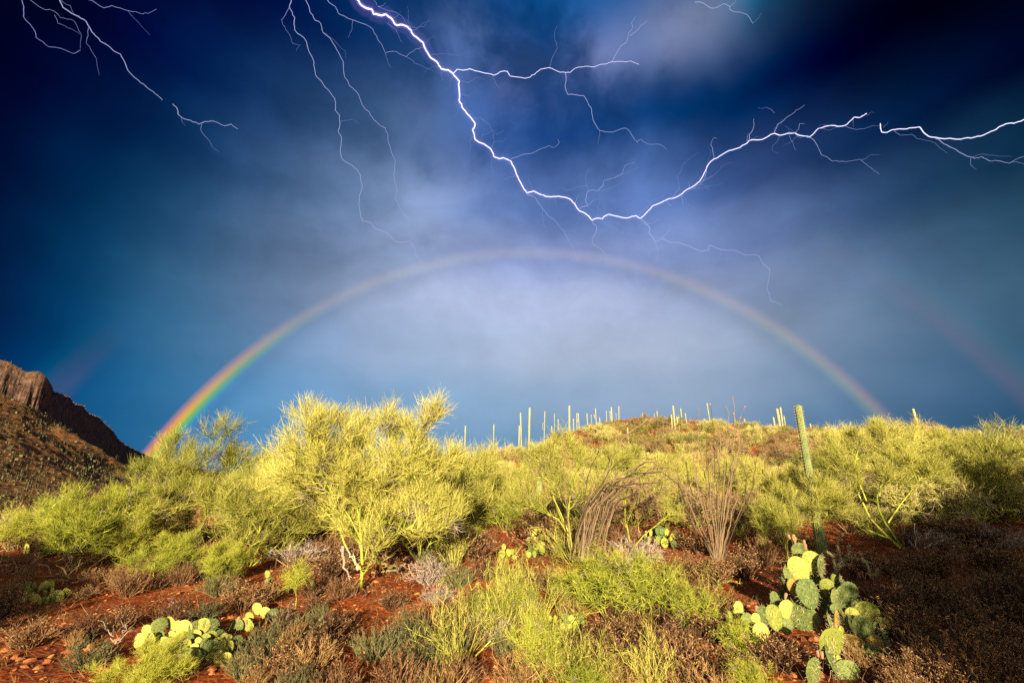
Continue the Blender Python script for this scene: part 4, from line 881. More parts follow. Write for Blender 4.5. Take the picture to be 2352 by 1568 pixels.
prickly('biggest prickly pear with large spiny pads below the tall saguaro', conv([(600,205,120,150,0,'o'),(725,310,135,165,5),(590,390,150,205,-15),(820,350,100,180,10,'o',40),(470,380,110,140,0,'o',45),(500,480,90,180,-20,'o',30),(590,600,130,190,-25,'d'),(685,635,190,215,-10,'o',5),(885,580,105,150,-8),(970,510,60,105),(1060,680,150,170,10,'o'),(1120,610,120,130,0,'o'),(1030,520,60,110,0,'o',50),(960,690,100,150,0,'o',40),(1000,800,120,90,0,'o'),(1100,800,70,80,0,'o'),(1290,860,185,195,10),(1170,900,90,160,-15),(1260,1010,140,200,-10,'o'),(1150,960,80,130,0,'o',40),(1455,955,120,100,0),(1490,1090,70,180,10,'o',45),(1410,1020,70,130,-20,'o'),(1030,1050,50,100,20),(1080,920,50,140,10,'n',50),(975,940,60,180,0,'d',30),(1170,1150,150,100,20,'d'),(1390,1160,130,110,0,'d'),(920,960,60,170,30,'o',50)], 1980, 1420, 3.92),
        fruits=[(1822, 1240, 11), (1826, 1247, 12), (1848, 1252, 10), (1851, 1262, 11), (1815, 1238, 9)], dk=.35)
prickly('prickly pear with spiny round pads at the bottom edge in the deep shade', conv([(930,1165,225,235,5,'n',10),(940,1340,110,210,10,'o',45),(745,1460,160,210,-10,'o'),(1100,1450,140,150,0,'o'),(1030,1370,60,110,0,'n',30)], 1980, 1420, 3.92), fruits=[(1880, 1508, 10), (1889, 1512, 11)], dk=.2)
prickly('prickly pear left of the biggest one with a pale pad pair at top', conv([(455,800,140,140,0),(335,890,135,190,-5),(345,710,80,140,-10,'o'),(215,880,110,170,0,'o'),(140,920,80,120),(205,1060,150,160,0),(150,1250,210,180,0),(50,920,90,120,0,'o'),(60,1060,100,150,0,'o')], 1980, 1420, 3.92), fruits=[(1803, 1375, 11), (1736, 1402, 10)], dk=.35)
prickly('two tall narrow pads standing left of the pale pair of pads', conv([(2100,905,75,115),(2018,960,45,90),(2110,1200,50,100,0,'o'),(2150,990,70,100,0,'o'),(1880,1090,60,50)], 1300, 1340, 3.136), dk=.3)
prickly('bright pale prickly pear in the middle of the picture stacked like coins', conv([(568,172,40,45),(605,195,52,56),(650,172,34,40),(675,245,45,45),(555,275,62,62),(600,265,35,42),(635,265,57,52),(615,325,67,66),(670,318,52,56),(665,368,52,56),(545,403,44,46),(597,400,32,55),(575,215,42,50),(720,250,25,30,0,'o')], 1250, 1360, 3.408), near='far', dk=.25)
prickly('few pale pads under the yellow shrub left of the coin stacked prickly pear', conv([(300,395,62,70),(315,335,36,52),(360,385,42,62),(393,378,40,47),(410,425,36,36)], 1250, 1360, 3.408), near='far')
PR = [(1765,105,45,50),(1725,130,47,50),(1805,150,45,50),(1750,185,66,60,0,'o'),(1800,205,47,50),(1885,208,44,56,0,'o'),(1655,208,30,50),(1715,190,40,60,0,'o'),(1920,262,47,60),(1780,298,66,76),(1720,280,46,52),(1850,260,60,90,0,'n',30),(1640,270,27,60),(1865,310,52,70,0,'o'),(1610,210,22,42)]
prickly('prickly pear with striped light and shade between the two ocotillos', conv(PR, 1250, 1360, 3.408), near='far', dk=.3)
prickly('small prickly pear at the bottom middle among yellow green shrubs', conv([(785,988,30,56),(880,975,70,60,0,'o'),(932,985,44,52),(1015,985,44,57,0,'o'),(1050,1030,46,60),(855,1060,42,52),(912,1078,67,76),(975,1050,60,92,0,'n',30),(765,1060,27,60),(990,1095,52,72,0,'o'),(740,985,25,40)], 1250, 1360, 3.408), near='far', dk=.3)
def cluster(cx, cy, n, w, spread, seed):
    rr = np.random.default_rng(seed); return [(cx + rr.normal() * spread, cy + rr.normal() * spread * .45, w * rr.uniform(.8, 1.2), w * rr.uniform(.9, 1.3), rr.uniform(-20, 20), 'n' if rr.random() < .75 else 'o', rr.uniform(-35, 35)) for _ in range(n)]
for (cx, cy, n, w, sp, lab) in [(1066, 1245, 4, 13, 12, 'pale pads at the left foot of the yellow shrub near the middle'), (1108, 1172, 4, 7, 6, 'tiny pale prickly pear above the short green saguaro'), (1205, 1098, 16, 8, 14, 'pale yellow prickly pear patch on the hillside above the shaded saguaro'),
    (1760, 1125, 14, 10, 18, 'prickly pear patch on the slope right of the fan ocotillo'), (1735, 1168, 4, 10, 8, 'few round pads just right of the fan ocotillo canes'), (1930, 1092, 9, 7, 10, 'small pale prickly pear right of the big saguaro'), (1822, 1095, 7, 7, 14, 'small pads left of the middle of the big saguaro'),
    (2140, 1110, 8, 9, 12, 'pale prickly pear under the leaning thin saguaro at the right'), (1490, 1052, 8, 6, 14, 'tiny prickly pear pads on the red hillside under the crest'), (1590, 1030, 9, 6, 14, 'tiny yellow prickly pear on the crest slope behind the fan ocotillo'), (1720, 990, 7, 5, 10, 'tiny prickly pear on the skyline right of the fan ocotillo'), (1505, 1175, 3, 9, 6, 'two or three pads behind the forked palo verde right of the arching canes'), (1720, 1300 - 90, 3, 9, 8, 'small pads low on the slope right of the fan ocotillo'), (40, 1262, 5, 12, 14, 'dark green pads in deep shade at the left edge'), (378, 1268, 4, 9, 5, 'few pale pads inside the green bush below the rainbow tree')]:
    prickly(lab, cluster(cx, cy, n, w, sp, int(cx)), near=None, fill=False, dk=1.0)
# ------------------------------------------------------------------ cholla
def cholla(label, base, arms, r=.011):
    t = empty('cholla', base); tag(t, label, 'cholla', 'cholla cacti')
    for a in arms:
        P = resamp(a, 22); V, Fc, T = tubes(P[None], (np.full(22, r) * (1 + .15 * np.sin(np.arange(22) * 2.0)) * np.linspace(1.1, .7, 22))[None], 7)
        o = obj('arm', mesh('arm', V, Fc, M['cholla'], T, True), t); th = []
        for q in resamp(a, 60):
            for _ in range(7):
                d = unit(rng.normal(size=3)); th.append([q + d * r * .8, q + d * (r + .007), q + d * (r + .014)])
        th = np.array(th); V, Fc, T = tubes(th, np.tile([.0016, .0012, .0004], (len(th), 1)), 3); s = obj('spines', mesh('spines', V, Fc, M['spine']), o); s['kind'] = 'stuff'
    return t
def c5(pts, ox=1980, oy=1420, s=3.92): return [((ox + x / s) * .8615, (oy + y / s) * .8615) for x, y in pts]
b = at(1925, 1345)
cholla('spiny cholla with curling arms right of the biggest prickly pear', b, [limb_px(b, c5(a), d) for a, d in [
    ([(960,440),(985,350),(1040,290),(1110,265),(1200,270),(1290,300),(1355,318)], .1), ([(1250,265),(1300,330),(1330,410),(1350,450)], -.1), ([(1350,455),(1400,440),(1405,375)], -.05), ([(1010,190),(985,130),(1000,60),(1050,10)], .15), ([(1100,250),(1110,180),(1112,120)], 0),
    ([(880,200),(940,240),(960,300),(970,370)], -.1), ([(1030,290),(1010,230),(960,240)], .1), ([(960,440),(1000,360),(1060,330),(1120,330)], .2), ([(940,520),(960,440),(1010,350)], 0)]])
def c6(pts): return c5(pts, 650, 1340, 3.136)
b = at(900, 1318)
cholla('dark tangled cholla on the right of the largest palo verde trunk', b, [limb_px(b, c6(a), d) for a, d in [
    ([(1300,665),(1285,580),(1270,500),(1280,455)], 0), ([(1260,520),(1215,545),(1180,510),(1110,490)], -.05), ([(1280,560),(1200,570),(1120,580),(1060,580)], .05), ([(1290,570),(1310,525),(1350,510)], -.05), ([(1280,630),(1230,620),(1160,640)], 0), ([(1380,760),(1340,700),(1300,660)], -.1), ([(1260,700),(1230,640),(1170,600)], .1)]], r=.009)
# ------------------------------------------------------------------ dead wood
def deadwood(name, label, cat, base, limbs, r, twigs=2, group=None):
    P0 = np.stack([resamp(l, 10) for l in limbs]); P0[:, 1:-1] += rng.normal(scale=.012, size=P0[:, 1:-1].shape)
    a = [tubes(P0, np.stack([np.linspace(r * rng.uniform(.6, 1.1), r * .25, 10) for _ in limbs]), 6)]
    if twigs:
        P1 = grow(P0, twigs, .3, 1.0, .08, .25, .7, -.05, .2, 5); a.append(tubes(P1, taper(len(P1), 5, r * .35, r * .1), 4))
    V, Fc, T = join(a); o = obj(name, mesh(name, V, Fc, M['dead'], T, True), None, tuple(base)); tag(o, label, cat, group); return o
b = at(832, 1365)
deadwood('exposed_roots', 'bleached branching roots spilling over the red bank under the largest palo verde', 'dead roots', b, [limb_px(b, c6(a), -.25) for a in [
    [(930,700),(925,760),(975,815),(960,870),(910,940),(830,1010)], [(975,815),(1060,820),(1150,830),(1240,820)], [(1110,835),(1060,900),(1000,950),(940,1000),(925,1080)], [(920,765),(870,770),(850,820),(860,890)], [(1170,860),(1160,920),(1160,990)], [(1040,900),(1030,960)], [(1000,950),(980,1010),(950,1060)], [(1030,700),(1030,760),(1000,810)], [(850,860),(820,930),(810,980)]]], .012, 2)
deadwood('dead_tree', 'weathered grey split trunk leaning on the left of the largest palo verde', 'dead wood', b, [limb_px(b, c6(a), d) for a, d in [([(960,560),(930,480),(890,420),(860,380)], 0), ([(830,360),(830,440),(840,540),(860,610),(890,655)], -.1), ([(820,370),(840,470)], .05)]], .030, 2)
b = at(955, 1290)
deadwood('dead_branch', 'grey dead branches slanting up right of the largest palo verde trunk', 'dead wood', b, [limb_px(b, c6(a), d) for a, d in [([(1160,520),(1200,450),(1270,370),(1360,320)], 0), ([(1330,500),(1390,430),(1440,330),(1455,270)], .1)]], .014, 2)
b = at(2150, 1300)
deadwood('dead_branch', 'bare forked dead branch lying in the dark shade at the right', 'dead wood', b, [limb_px(b, [((1980 + x / 3.136) * .8615, (1340 + y / 3.136) * .8615) for x, y in a], d) for a, d in [([(1560,520),(1510,430),(1440,370),(1470,310),(1430,240),(1440,170)], 0), ([(1460,320),(1530,280),(1580,220)], .1), ([(1440,370),(1400,330)], 0), ([(1520,390),(1580,340),(1680,305)], .15), ([(1600,510),(1660,475),(1720,450)], -.1)]], .013, 3)
b = at(430, 1410)
deadwood('dead_branch', 'small curved dead stick on the red slope above the lower left patch', 'dead wood', b, [limb_px(b, [((350 + x / 5.6) * .8615, (1560 + y / 5.6) * .8615) for x, y in a], 0) for a in [[(545,195),(640,270),(720,320),(745,370)], [(640,275),(540,330)]]], .007, 1)
# ------------------------------------------------------------------ dry brush
def brush(H, W, n, mkey, seeds=0, r=.0048, up=.25, seed=0, ang=.5):
    rr = np.random.default_rng(seed); a = rr.uniform(0, 2 * math.pi, n); s = np.sqrt(rr.uniform(0, 1, n)); e = np.stack([np.cos(a) * s * W / 2, np.sin(a) * s * W / 2, H * rr.uniform(.5, 1.0, n) * (1.05 - .5 * s * s)], 1)
    st = np.stack([np.cos(a) * s * W * .10, np.sin(a) * s * W * .10, np.full(n, -.02)], 1); m1 = st + (e - st) * np.array([.45, .45, .55]) + rr.normal(scale=.05 * W, size=(n, 3))
    P0 = np.stack([st, (st + m1) / 2, m1, (m1 + e) / 2 + rr.normal(scale=.02, size=(n, 3)), e], 1)
    P1 = grow(P0, 5, .25, 1.0, .16 * H, .36 * H, ang, up, .22, 4); P2 = grow(P1, 4, .2, 1.0, .07 * H, .16 * H, ang * 1.2, up, .2, 3)
    parts = [tubes(P0, taper(n, 5, r * 1.6, r * .6), 4), tubes(P1, taper(len(P1), 4, r * .8, r * .4), 3), tubes(P2, taper(len(P2), 3, r * .6, r * .25), 3)]
    V, Fc, T = join(parts); sm = mesh('stems', V, Fc, M[mkey], T); hm = None
    if seeds:
        tip = P2[rr.random(len(P2)) < seeds, -1]; d = unit(rr.normal(size=tip.shape) + (0, 0, .6)); ln = .028 * rr.uniform(.6, 1.3, len(tip))[:, None]
        Q = np.stack([tip, tip + d * ln * .5, tip + d * ln], 1); V, Fc, T = tubes(Q, np.tile([.002, .006, .001], (len(tip), 1)), 4); hm = mesh('seed_heads', V, Fc, M['seed'], T)
    return sm, hm
BR = {'brown': [brush(.5, .75, 60, 'dry', 0, seed=1), brush(.42, .8, 60, 'dry', .25, seed=2)], 'seed': [brush(.5, .8, 60, 'dry', .55, seed=3), brush(.42, .7, 55, 'dry', .5, seed=4)],
      'sage': [brush(.5, .7, 70, 'sage', 0, .004, .45, seed=5, ang=.35), brush(.42, .75, 70, 'sage', 0, .004, .4, seed=6, ang=.4)], 'yellow': [brush(.6, .6, 30, 'twig', 0, .0022, .4, seed=11, ang=.6), brush(.6, .8, 34, 'twig', .0, .0021, .3, seed=12, ang=.7)], 'straw': [brush(.5, .7, 46, 'seed', 0, .0036, .35, seed=13, ang=.45)], 'grey': [brush(.4, .85, 60, 'dead', 0, .004, -.05, seed=7, ang=.6)], 'grass': [brush(.35, .4, 70, 'seed', 0, .0025, .5, seed=8, ang=.25)]}
HB = {'yellow': (.6, .6), 'straw': (.5,), 'brown': (.5, .42), 'seed': (.5, .42), 'sage': (.5, .42), 'grey': (.4,), 'grass': (.35,)}
WORD = {'yellow': ('yellow green stemmed plant', 'shrub'), 'straw': ('straw coloured dry plant', 'dry bush'), 'brown': ('dry brown bush', 'dry bush'), 'seed': ('dry bush with tan seed heads', 'dry bush'), 'sage': ('grey green brush', 'bush'), 'grey': ('tangle of grey dead twigs', 'dead brush'), 'grass': ('tuft of straw coloured grass', 'grass tuft')}
protos = {}
def bush(kd, px, py, ty, lab, wf=1.0):
    i = rng.integers(len(BR[kd])); b = at(px, py); tp = onplane(px, ty, b[1]); s = max(.12, tp[2] - b[2]) / HB[kd][i]
    key = (kd, int(i)); rz = random.uniform(0, 6.28)
    if key not in protos:
        t = empty('dry_bush' if kd in ('brown', 'seed') else {'sage': 'grey_green_bush', 'grey': 'dead_brush', 'grass': 'grass_tuft', 'yellow': 'green_stemmed_shrub', 'straw': 'straw_bush'}[kd], b, rz, (s * wf, s * wf, s)); sm, hm = BR[kd][i]
        obj('stems', sm, t)
        if hm: obj('seed_heads', hm, t)['kind'] = 'stuff'
        tag(t, lab, WORD[kd][1], {'yellow': 'yellow green stemmed plants', 'straw': 'straw coloured plants', 'brown': 'dry brown bushes', 'seed': 'bushes with tan seed heads', 'sage': 'grey green bushes', 'grey': 'dead brush', 'grass': 'grass tufts'}[kd]); protos[key] = t
    else: t = clone(protos[key], b, rz, (s * wf, s * wf, s), lab)
    return t
HAND = [('brown',760,1330,1265,'dry brown bush left of the largest palo verde trunk'),('brown',720,1375,1310,'dry brown bush between the sapling and the big trunk'),('grey',985,1340,1275,'tangle of pale grey twigs right of the big trunk'),('sage',1050,1350,1290,'grey green brush above the red bank in the middle'),
 ('grey',1010,1385,1340,'low grey twigs on the red bank'),('sage',610,1520,1420,'dark grey green brush right of the wide prickly pear patch'),('sage',680,1490,1405,'grey green brush below the palo verde sapling'),('sage',555,1560,1490,'low sage at the bottom below the wide patch'),('brown',750,1460,1400,'brown brush above the bottom red gully'),
 ('sage',860,1520,1430,'grey green brush at the bottom middle left'),('sage',1020,1520,1440,'grey green bush left of the fallen grey twigs'),('grey',1120,1470,1405,'fallen grey twigs left of the yellow shrub at the bottom'),('sage',1160,1510,1440,'grey brush behind the fallen grey twigs'),('brown',1060,1590,1500,'dark brown brush on the bottom edge near the middle'),
 ('seed',1400,1500,1415,'seed head bush right of the small bottom prickly pear'),('seed',1370,1560,1470,'seed head bush at the bottom edge right of the stiff shrubs'),('seed',1490,1560,1455,'seed head bush left of the stubby ocotillo'),('seed',1590,1610,1520,'seed head bush in front of the stubby ocotillo'),('brown',1540,1500,1420,'brown bush above the stubby ocotillo'),('brown',1450,1450,1400,'brown brush below the wide stiff shrub'),
 ('seed',1590,1330,1270,'seed head bush left of the fan ocotillo foot'),('seed',1640,1350,1285,'seed head bush at the foot of the fan ocotillo'),('seed',1710,1330,1255,'seed head bush right of the fan ocotillo foot'),('brown',1760,1300,1230,'brown bush between the fan ocotillo and the big saguaro'),('brown',1560,1410,1330,'brown bush right of the wide stiff shrub'),('brown',1640,1430,1350,'brown bush over red soil left of the pale pads'),
 ('brown',1270,1270,1180,'dark brown bush left of the V limbed tree'),('seed',1600,1270,1210,'seed head bush behind the striped prickly pear'),('brown',290,1370,1300,'brown brush under the green bushes at the left'),('brown',400,1440,1370,'dry brush on the red slope behind the wide patch'),('sage',470,1430,1370,'grey brush touching the back of the wide patch'),
 ('brown',560,1400,1330,'brown brush left of the pad column'),('grass',60,1335,1300,'straw grass above the left shaded prickly pear'),('grass',165,1490,1445,'straw grass tuft alone on the red gravel at the left'),('brown',270,1450,1390,'thin brown brush at the edge of the dark shade on the left'),('brown',65,1490,1420,'bare brown brush inside the dark shade on the left'),('sage',500,1370,1310,'dark green brush on the red bank at the left'),('grass',620,1380,1330,'dry grass beside the pad column'),
 ('seed',1980,1330,1260,'shaded seed head bush behind the cholla'),('brown',2020,1400,1320,'brown bush right of the cholla'),('seed',2060,1470,1380,'seed head bush right of the biggest prickly pear'),('seed',2150,1330,1240,'brown seed bush under the low limbed palo verde'),('seed',2240,1470,1390,'seed head bush in the dark shade at the right'),('seed',2180,1410,1330,'dim seed head bush in the middle of the right shade'),('seed',2300,1560,1440,'tan leaved bush at the bottom right corner'),('seed',2200,1570,1460,'tan leaved bush left of the bottom right corner'),
 ('brown',2100,1580,1490,'dark brush at the bottom right in deep shade'),('brown',2060,1590,1530,'reddish brush right of the bottom prickly pear'),('seed',2290,1320,1240,'seed head bush high on the shaded right slope'),('seed',2350,1400,1310,'seed head bush at the right edge in shade'),('brown',2230,1260,1190,'dark bush at the top of the shaded right slope'),('brown',1780,1540,1450,'brown twigs between the two right prickly pears'),('brown',1850,1330,1290,'dark brush behind the top of the biggest prickly pear'),
 ('grass',1975,1540,1475,'golden dry brush under the biggest prickly pear'),('brown',1680,1590,1500,'brown brush at the bottom edge right of the stubby ocotillo'),('brown',1200,1420,1360,'brown brush around the gnarled trunk'),('brown',1290,1500,1440,'brown brush behind the bottom yellow shrub'),('grass',1310,1420,1370,'dry grass below the arching ocotillo'),('brown',900,1400,1350,'brown brush hanging over the white roots'),('brown',1500,1350,1290,'brown bush left of the striped prickly pear'),('brown',690,1320,1270,'brown brush above the sapling')]
REF = [(95, 'left edge pads'), (170, 'green left bush'), (450, 'wide pad patch'), (680, 'sapling'), (830, 'largest palo verde trunk'), (1010, 'red bank twigs'), (1205, 'gnarled trunk'), (1330, 'arching ocotillo foot'), (1400, 'wide stiff shrub'), (1525, 'striped prickly pear'), (1650, 'fan ocotillo'), (1780, 'pale pad pair'), (1880, 'biggest prickly pear'), (2080, 'low limbed tree'), (2250, 'right shade')]
rf = np.random.default_rng(5); fill = []
for _ in range(9000):
    px = rf.uniform(0, 2352); py = rf.uniform(1185, 1640)
    red = (px < 560 and py > 1340 + (560 - px) * .08 and not (px < 200 and py < 1470)) or (740 < px < 980 and 1385 < py < 1450) or (1630 < px < 1800 and 1340 < py < 1430)
    if red and rf.random() < .97: continue
    if any(abs(px - q[1]) < 40 * (.6 + (py - 1185) / 700) and abs(py - q[2]) < 24 * (.6 + (py - 1185) / 700) for q in fill) or any(abs(px - q[1]) < 30 and abs(py - q[2]) < 18 for q in HAND): continue
    if 270 < px < 640 and 1400 < py < 1590 or 1660 < px < 2060 and 1330 < py < 1640: continue
    if any(x0 < px < x1 and y0 < py < y1 for x0, x1, y0, y1 in [(1130, 1270, 1225, 1335), (1470, 1590, 1190, 1345), (1250, 1375, 1390, 1530), (15, 190, 1310, 1470), (560, 680, 1310, 1420), (1835, 1940, 1150, 1345), (795, 870, 1310, 1400), (740, 900, 1475, 1600), (1080, 1180, 1500, 1640), (1960, 2100, 1240, 1300), (1330, 1400, 1250, 1330), (1610, 1700, 1240, 1320)]): continue
    u = rf.random()
    if py < 1300: kd = 'yellow' if u < .22 else 'straw' if u < .45 else 'brown' if u < .88 else 'grey'
    elif px < 1000: kd = 'sage' if u < .18 else 'brown' if u < .62 else 'straw' if u < .82 else 'grass'
    elif px < 1700: kd = 'yellow' if u < .32 else 'seed' if u < .46 else 'brown' if u < .78 else 'straw'
    else: kd = 'seed' if u < .30 else 'brown' if u < .74 else 'straw'
    fill.append((kd, px, py, py - ((py - 1095) * rf.uniform(.12, .26) + ((85 if 1040 < px < 1660 and py > 1290 else 40) if kd == 'yellow' else 18 if py < 1300 else 0)) ))
    if len(fill) >= 215: break
fill.sort(key=lambda q: q[1]); cnt_ = {}
for kd, px, py, ty in fill:
    ref = min(REF, key=lambda q: abs(q[0] - px)); row = 'at bottom' if py > 1500 else 'in foreground' if py > 1400 else 'further back' if py > 1290 else 'under the trees'
    k_ = (WORD[kd][0], row, ref[1]); cnt_[k_] = cnt_.get(k_, 0) + 1
    pos = ['leftmost', 'second from left', 'third from left', 'fourth from left', 'fifth from left', 'sixth from left', 'seventh from left', 'eighth from left', 'ninth from left', 'tenth from left'][min(cnt_[k_] - 1, 9)]
    HAND.append((kd, px, py, ty, '%s %s %s near the %s' % (pos, WORD[kd][0], row, ref[1])))
for kd, px, py, ty, lab in HAND: bush(kd, px, py, ty, lab, random.uniform(.95, 1.3))
for k, (px, py, h_, lab) in enumerate([(1010, 1400, 60, 'grey forked stick leaning on the red bank below the big trunk'), (1210, 1470, 55, 'crooked dead stick beside the gnarled low palo verde'), (265, 1480, 55, 'bent dead twig at the edge of the left shade'), (1560, 1470, 60, 'dead forked stalk behind the stubby ocotillo'), (1790, 1345, 50, 'thin dead branch left of the top pads of the biggest prickly pear'), (2010, 1480, 70, 'pale dead stalk right of the biggest prickly pear'), (150, 1275, 70, 'two dead stems in front of the left green bush'), (650, 1440, 45, 'broken grey stick between sapling and brush'), (905, 1500, 55, 'thin dead stick in the brown brush below the red bank')]):
    b = at(px, py); ls = []
    for q in range(3):
        x = px; y = py; pts = [(x, y)]; dx = random.uniform(-26, 26)
        for w in range(4): x += dx * random.uniform(.1, .6); y -= h_ / 4 * random.uniform(.7, 1.2); pts.append((x, y))
        ls.append(limb_px(b, pts, random.uniform(-.1, .1)))
    deadwood('dead_stick', lab, 'dead wood', b, ls, .006, 4, 'dead sticks in the foreground')
# ------------------------------------------------------------------ scrub on the hill
def hillshrub(H, W, mkey, seed, k):
    L_ = auto_limbs(H, W, 9, .02, seed)
    return palo(L_, H, 5, 5, 5, 3, k, .22, twig=mkey, bark='bark', ang=.7)
HS = []
for s_, (mk, W) in enumerate([('scrub', 1.5), ('scrub', 1.8), ('scrub_dry', 1.6)]):
    tm, cm = hillshrub(1.0, W, mk, 90 + s_, 2.3); HS.append((tm, cm, 1.0))
rs = np.random.default_rng(77); spots = []
for _ in range(6000):
    px = rs.uniform(560, 2400); py = rs.uniform(965, 1215)
    az, el = azel(px, py); rdg = np.interp(px, [p[0] for p in RIDGE], [p[1] for p in RIDGE])
    if py < rdg + 1: continue
    b = at(px, py); d = math.hypot(b[0], b[1])
    if d < 10: continue
    if 1330 < px < 1760 and 970 < py < 1040 and rs.random() < .30: continue            # the thin red patch under the crest
    if any((b[0] - q[0]) ** 2 + (b[1] - q[1]) ** 2 < (.55 + d * .022) ** 2 for q in spots): continue
    spots.append((b[0], b[1], b[2], px, py, d))
    if len(spots) >= 290: break
spots.sort(key=lambda q: q[3])
LM = [(170, 'the fresh green bush under the mountain'), (430, 'the rainbow tree'), (620, 'the dip in the skyline'), (830, 'the largest palo verde'), (1050, 'the pale palo verde'), (1215, 'the very tall saguaro'), (1340, 'the V limbed tree'), (1480, 'the arch of dead canes'), (1650, 'the fan ocotillo'), (1860, 'the big saguaro'), (2030, 'the low limbed tree'), (2120, 'the leaning thin saguaro'), (2330, 'the right edge')]
seen = {}
for (x, y, z, px, py, d) in spots:
    dry = rs.random() < .34; k = 2 if dry else int(rs.integers(2)); s = rs.uniform(.75, 1.35) * (1.15 if d < 34 else .85) * .85
    t = tree('hill_shrub', None, 'shrub', np.array([x, y, z - .05]), HS[k][0], HS[k][1], None, rs.uniform(0, 6.28), (s, s, s * rs.uniform(.75, 1.05)))
    lm = min(LM, key=lambda q: abs(q[0] - px)); h = 'high up near the skyline' if d > 32 else 'halfway up the hill' if d > 19 else 'low on the hill'
    sd = 'behind' if abs(px - lm[0]) < 30 else ('left of' if px < lm[0] else 'right of')
    kk = ('brownish' if dry else 'yellow green', h, sd, lm[1]); seen[kk] = seen.get(kk, 0) + 1
    hs_ = {'high up near the skyline': 'high', 'halfway up the hill': 'mid slope', 'low on the hill': 'low'}[h]
    lab = '%s %s %s scrub bush %s %s' % (['leftmost', 'second', 'third', 'fourth', 'fifth', 'sixth', 'seventh', 'eighth', 'ninth', 'tenth'][min(seen[kk] - 1, 9)], hs_, 'brownish' if dry else 'yellow green', sd, lm[1])
    tag(t, lab, 'shrub', 'scrub bushes on the hill')
# ground cover on the hill and dead grass near the camera: nobody could count it
n = 1500; X = rs.uniform(-30, 46, n * 3); Y = rs.uniform(6, 52, n * 3); ok = (np.hypot(X, Y) < np.interp(np.arctan2(X, Y), DAZ, DDR) + 3) & (np.hypot(X, Y) > 9); X = X[ok][:n]; Y = Y[ok][:n]; Z = gz(X, Y)
n = len(X); P = np.stack([X, Y, Z], 1); per = 14; P = np.repeat(P, per, 0); w = rs.uniform(.18, .45, n).repeat(per)[:, None]
d = unit(rs.normal(size=(n * per, 3)) * (1, 1, .5) + (0, 0, .75)); s0 = P + rs.normal(scale=.12, size=P.shape) * (1, 1, 0); ln = w * rs.uniform(.5, 1.1, (n * per, 1))
Q = np.stack([s0, s0 + d * ln * .55, s0 + d * ln + rs.normal(scale=.05, size=P.shape)], 1)
V, Fc, T = tubes(Q, np.tile([.013, .010, .004], (len(Q), 1)), 3); tag(obj('hill_ground_cover', mesh('hill_ground_cover', V, Fc, M['scrub_dry'], T)), 'low dry ground cover all over the hillside', 'ground cover', kind='stuff')
n = 34000; X = rs.uniform(-9, 9, n); Y = rs.uniform(3.2, 13, n); dens = fbm(X, Y, 2.2, 3, 3.3); keep = dens > rs.uniform(-.4, .4, n); X = X[keep]; Y = Y[keep]; P = np.stack([X, Y, gz(X, Y)], 1); n = len(P)
d = unit(rs.normal(size=(n, 3)) * (1, 1, .4) + (0, 0, .8)); ln = rs.uniform(.04, .17, (n, 1)); Q = np.stack([P, P + d * ln * .5, P + d * ln + rs.normal(scale=.02, size=P.shape)], 1)
V, Fc, T = tubes(Q, np.tile([.0022, .0018, .0008], (n, 1)), 3); tag(obj('dry_grass', mesh('dry_grass', V, Fc, M['seed'], T * .7)), 'thin dead grass and twigs littering the red soil', 'grass', kind='stuff')
# ------------------------------------------------------------------ stones
def stone_geo(seed, sub=1):
    rr = np.random.default_rng(seed); g = (1 + 5 ** .5) / 2
    V = unit(np.array([(-1, g, 0), (1, g, 0), (-1, -g, 0), (1, -g, 0), (0, -1, g), (0, 1, g), (0, -1, -g), (0, 1, -g), (g, 0, -1), (g, 0, 1), (-g, 0, -1), (-g, 0, 1)], float))
    Fc = np.array([(0, 11, 5), (0, 5, 1), (0, 1, 7), (0, 7, 10), (0, 10, 11), (1, 5, 9), (5, 11, 4), (11, 10, 2), (10, 7, 6), (7, 1, 8), (3, 9, 4), (3, 4, 2), (3, 2, 6), (3, 6, 8), (3, 8, 9), (4, 9, 5), (2, 4, 11), (6, 2, 10), (8, 6, 7), (9, 8, 1)])
    V = V * rr.uniform(.65, 1.2, (12, 1)) * np.array([1, rr.uniform(.6, .9), rr.uniform(.4, .65)]); return V, Fc
ST = [mesh('stone', *stone_geo(i), M['stone']) for i in range(6)]
cnt = 0
for _ in range(4000):
    px = rs.uniform(-10, 2360); py = rs.uniform(1290, 1566)
    soil = (fbm(np.array([px]), np.array([py * 1.6]), 420, 2, 5.5)[0] > -.05)
    if not soil or (px > 2000 and rs.random() < .5): continue
    b = at(px, py); d = math.hypot(b[0], b[1]); s = rs.uniform(.016, .05) * (1 if rs.random() < .9 else 1.8)
    if s * 2 / d * F < 11: continue
    o = obj('stone', ST[int(rs.integers(6))], ground, (b[0], b[1], b[2] + s * .1), rs.uniform(0, 6.28), (s, s, s)); o.rotation_euler = (rs.uniform(-.4, .4), rs.uniform(-.4, .4), rs.uniform(0, 6.28)); cnt += 1
    if cnt >= 290: break
n = 17000; X = rs.uniform(-11, 9, n); Y = rs.uniform(2.8, 12, n) ** 1.0; dn = fbm(X, Y, 3.0, 3, 7.7); keep = dn > rs.uniform(-.6, .2, n); X = X[keep]; Y = Y[keep]; n = len(X); Z = gz(X, Y)
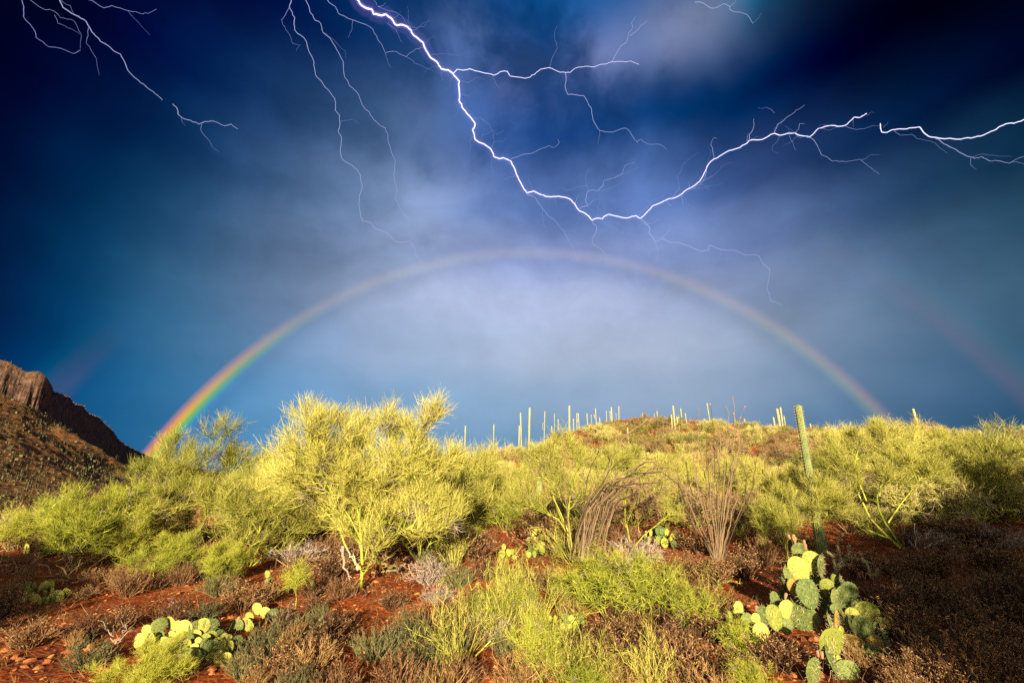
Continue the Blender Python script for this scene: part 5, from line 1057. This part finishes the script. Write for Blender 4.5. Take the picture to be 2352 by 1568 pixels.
gV, gF = stone_geo(3); sz = rs.gamma(1.9, .0085, n)[:, None, None].clip(.005, .055); a = rs.uniform(0, 6.28, n); c_, s_ = np.cos(a), np.sin(a)
J = gV[None] * rs.uniform(.75, 1.25, (n, 12, 1)); VX = J[..., 0] * c_[:, None] - J[..., 1] * s_[:, None]; VY = J[..., 0] * s_[:, None] + J[..., 1] * c_[:, None]
V = (np.stack([VX, VY, J[..., 2]], -1) * sz + np.stack([X, Y, Z], 1)[:, None, :]).reshape(-1, 3); Fc = (gF[None] + (np.arange(n) * 12)[:, None, None]).reshape(-1, 3)
tag(obj('gravel', mesh('gravel', V, Fc, M['pebble'], np.repeat(rs.random(n), 12))), 'loose red gravel covering the slope', 'gravel', kind='stuff')
# small green seedling in the shade
b = at(2020, 1520); n = 60; d = unit(rs.normal(size=(n, 3)) * (1, 1, .3) + (0, 0, .5)); P = rs.normal(scale=.07, size=(n, 3)) * (1, 1, 0) + (0, 0, .03); Q = np.stack([P, P + d * .03, P + d * .06], 1)
V, Fc, T = tubes(Q, np.tile([.002, .013, .002], (n, 1)), 4); tag(obj('green_weed', mesh('green_weed', V, Fc, M['leaf']), None, tuple(b)), 'small leafy green weed in the deep shade right of the bottom prickly pear', 'weed', kind='stuff')
# ------------------------------------------------------------------ trees behind the photographer, whose shade lies on both lower corners
sh = [(5.9, -1.8, 3.3), (8.0, -1.2, 3.6), (10.4, -.6, 3.9), (-10.0, -.8, 3.2), (-8.2, -1.4, 2.85), (5.45, -3.5, 3.1), (5.0, -1.3, 2.6), (-6.7, -2.4, 2.5)]
tm, cm = palo(auto_limbs(2.2, 3.0, 14, .05, 99), 1.8, 6, 6, 6, 4, 4.6, .05, ang=.95, t0=.05)
for i, (x, y, h) in enumerate(sh):
    s = h / top_of(cm); tree('mesquite_tree', 'dense mesquite tree behind the photographer shading the %s' % ('lower right corner', 'right slope', 'right edge', 'left edge', 'lower left corner', 'big prickly pear edge', 'lower right ground', 'pads near the left edge')[i], 'mesquite tree', np.array([x, y, g1(x, y) - .05]), tm, cm, 'mesquite trees behind the photographer', i * 1.3, (s * 1.1, s * 1.1, s))
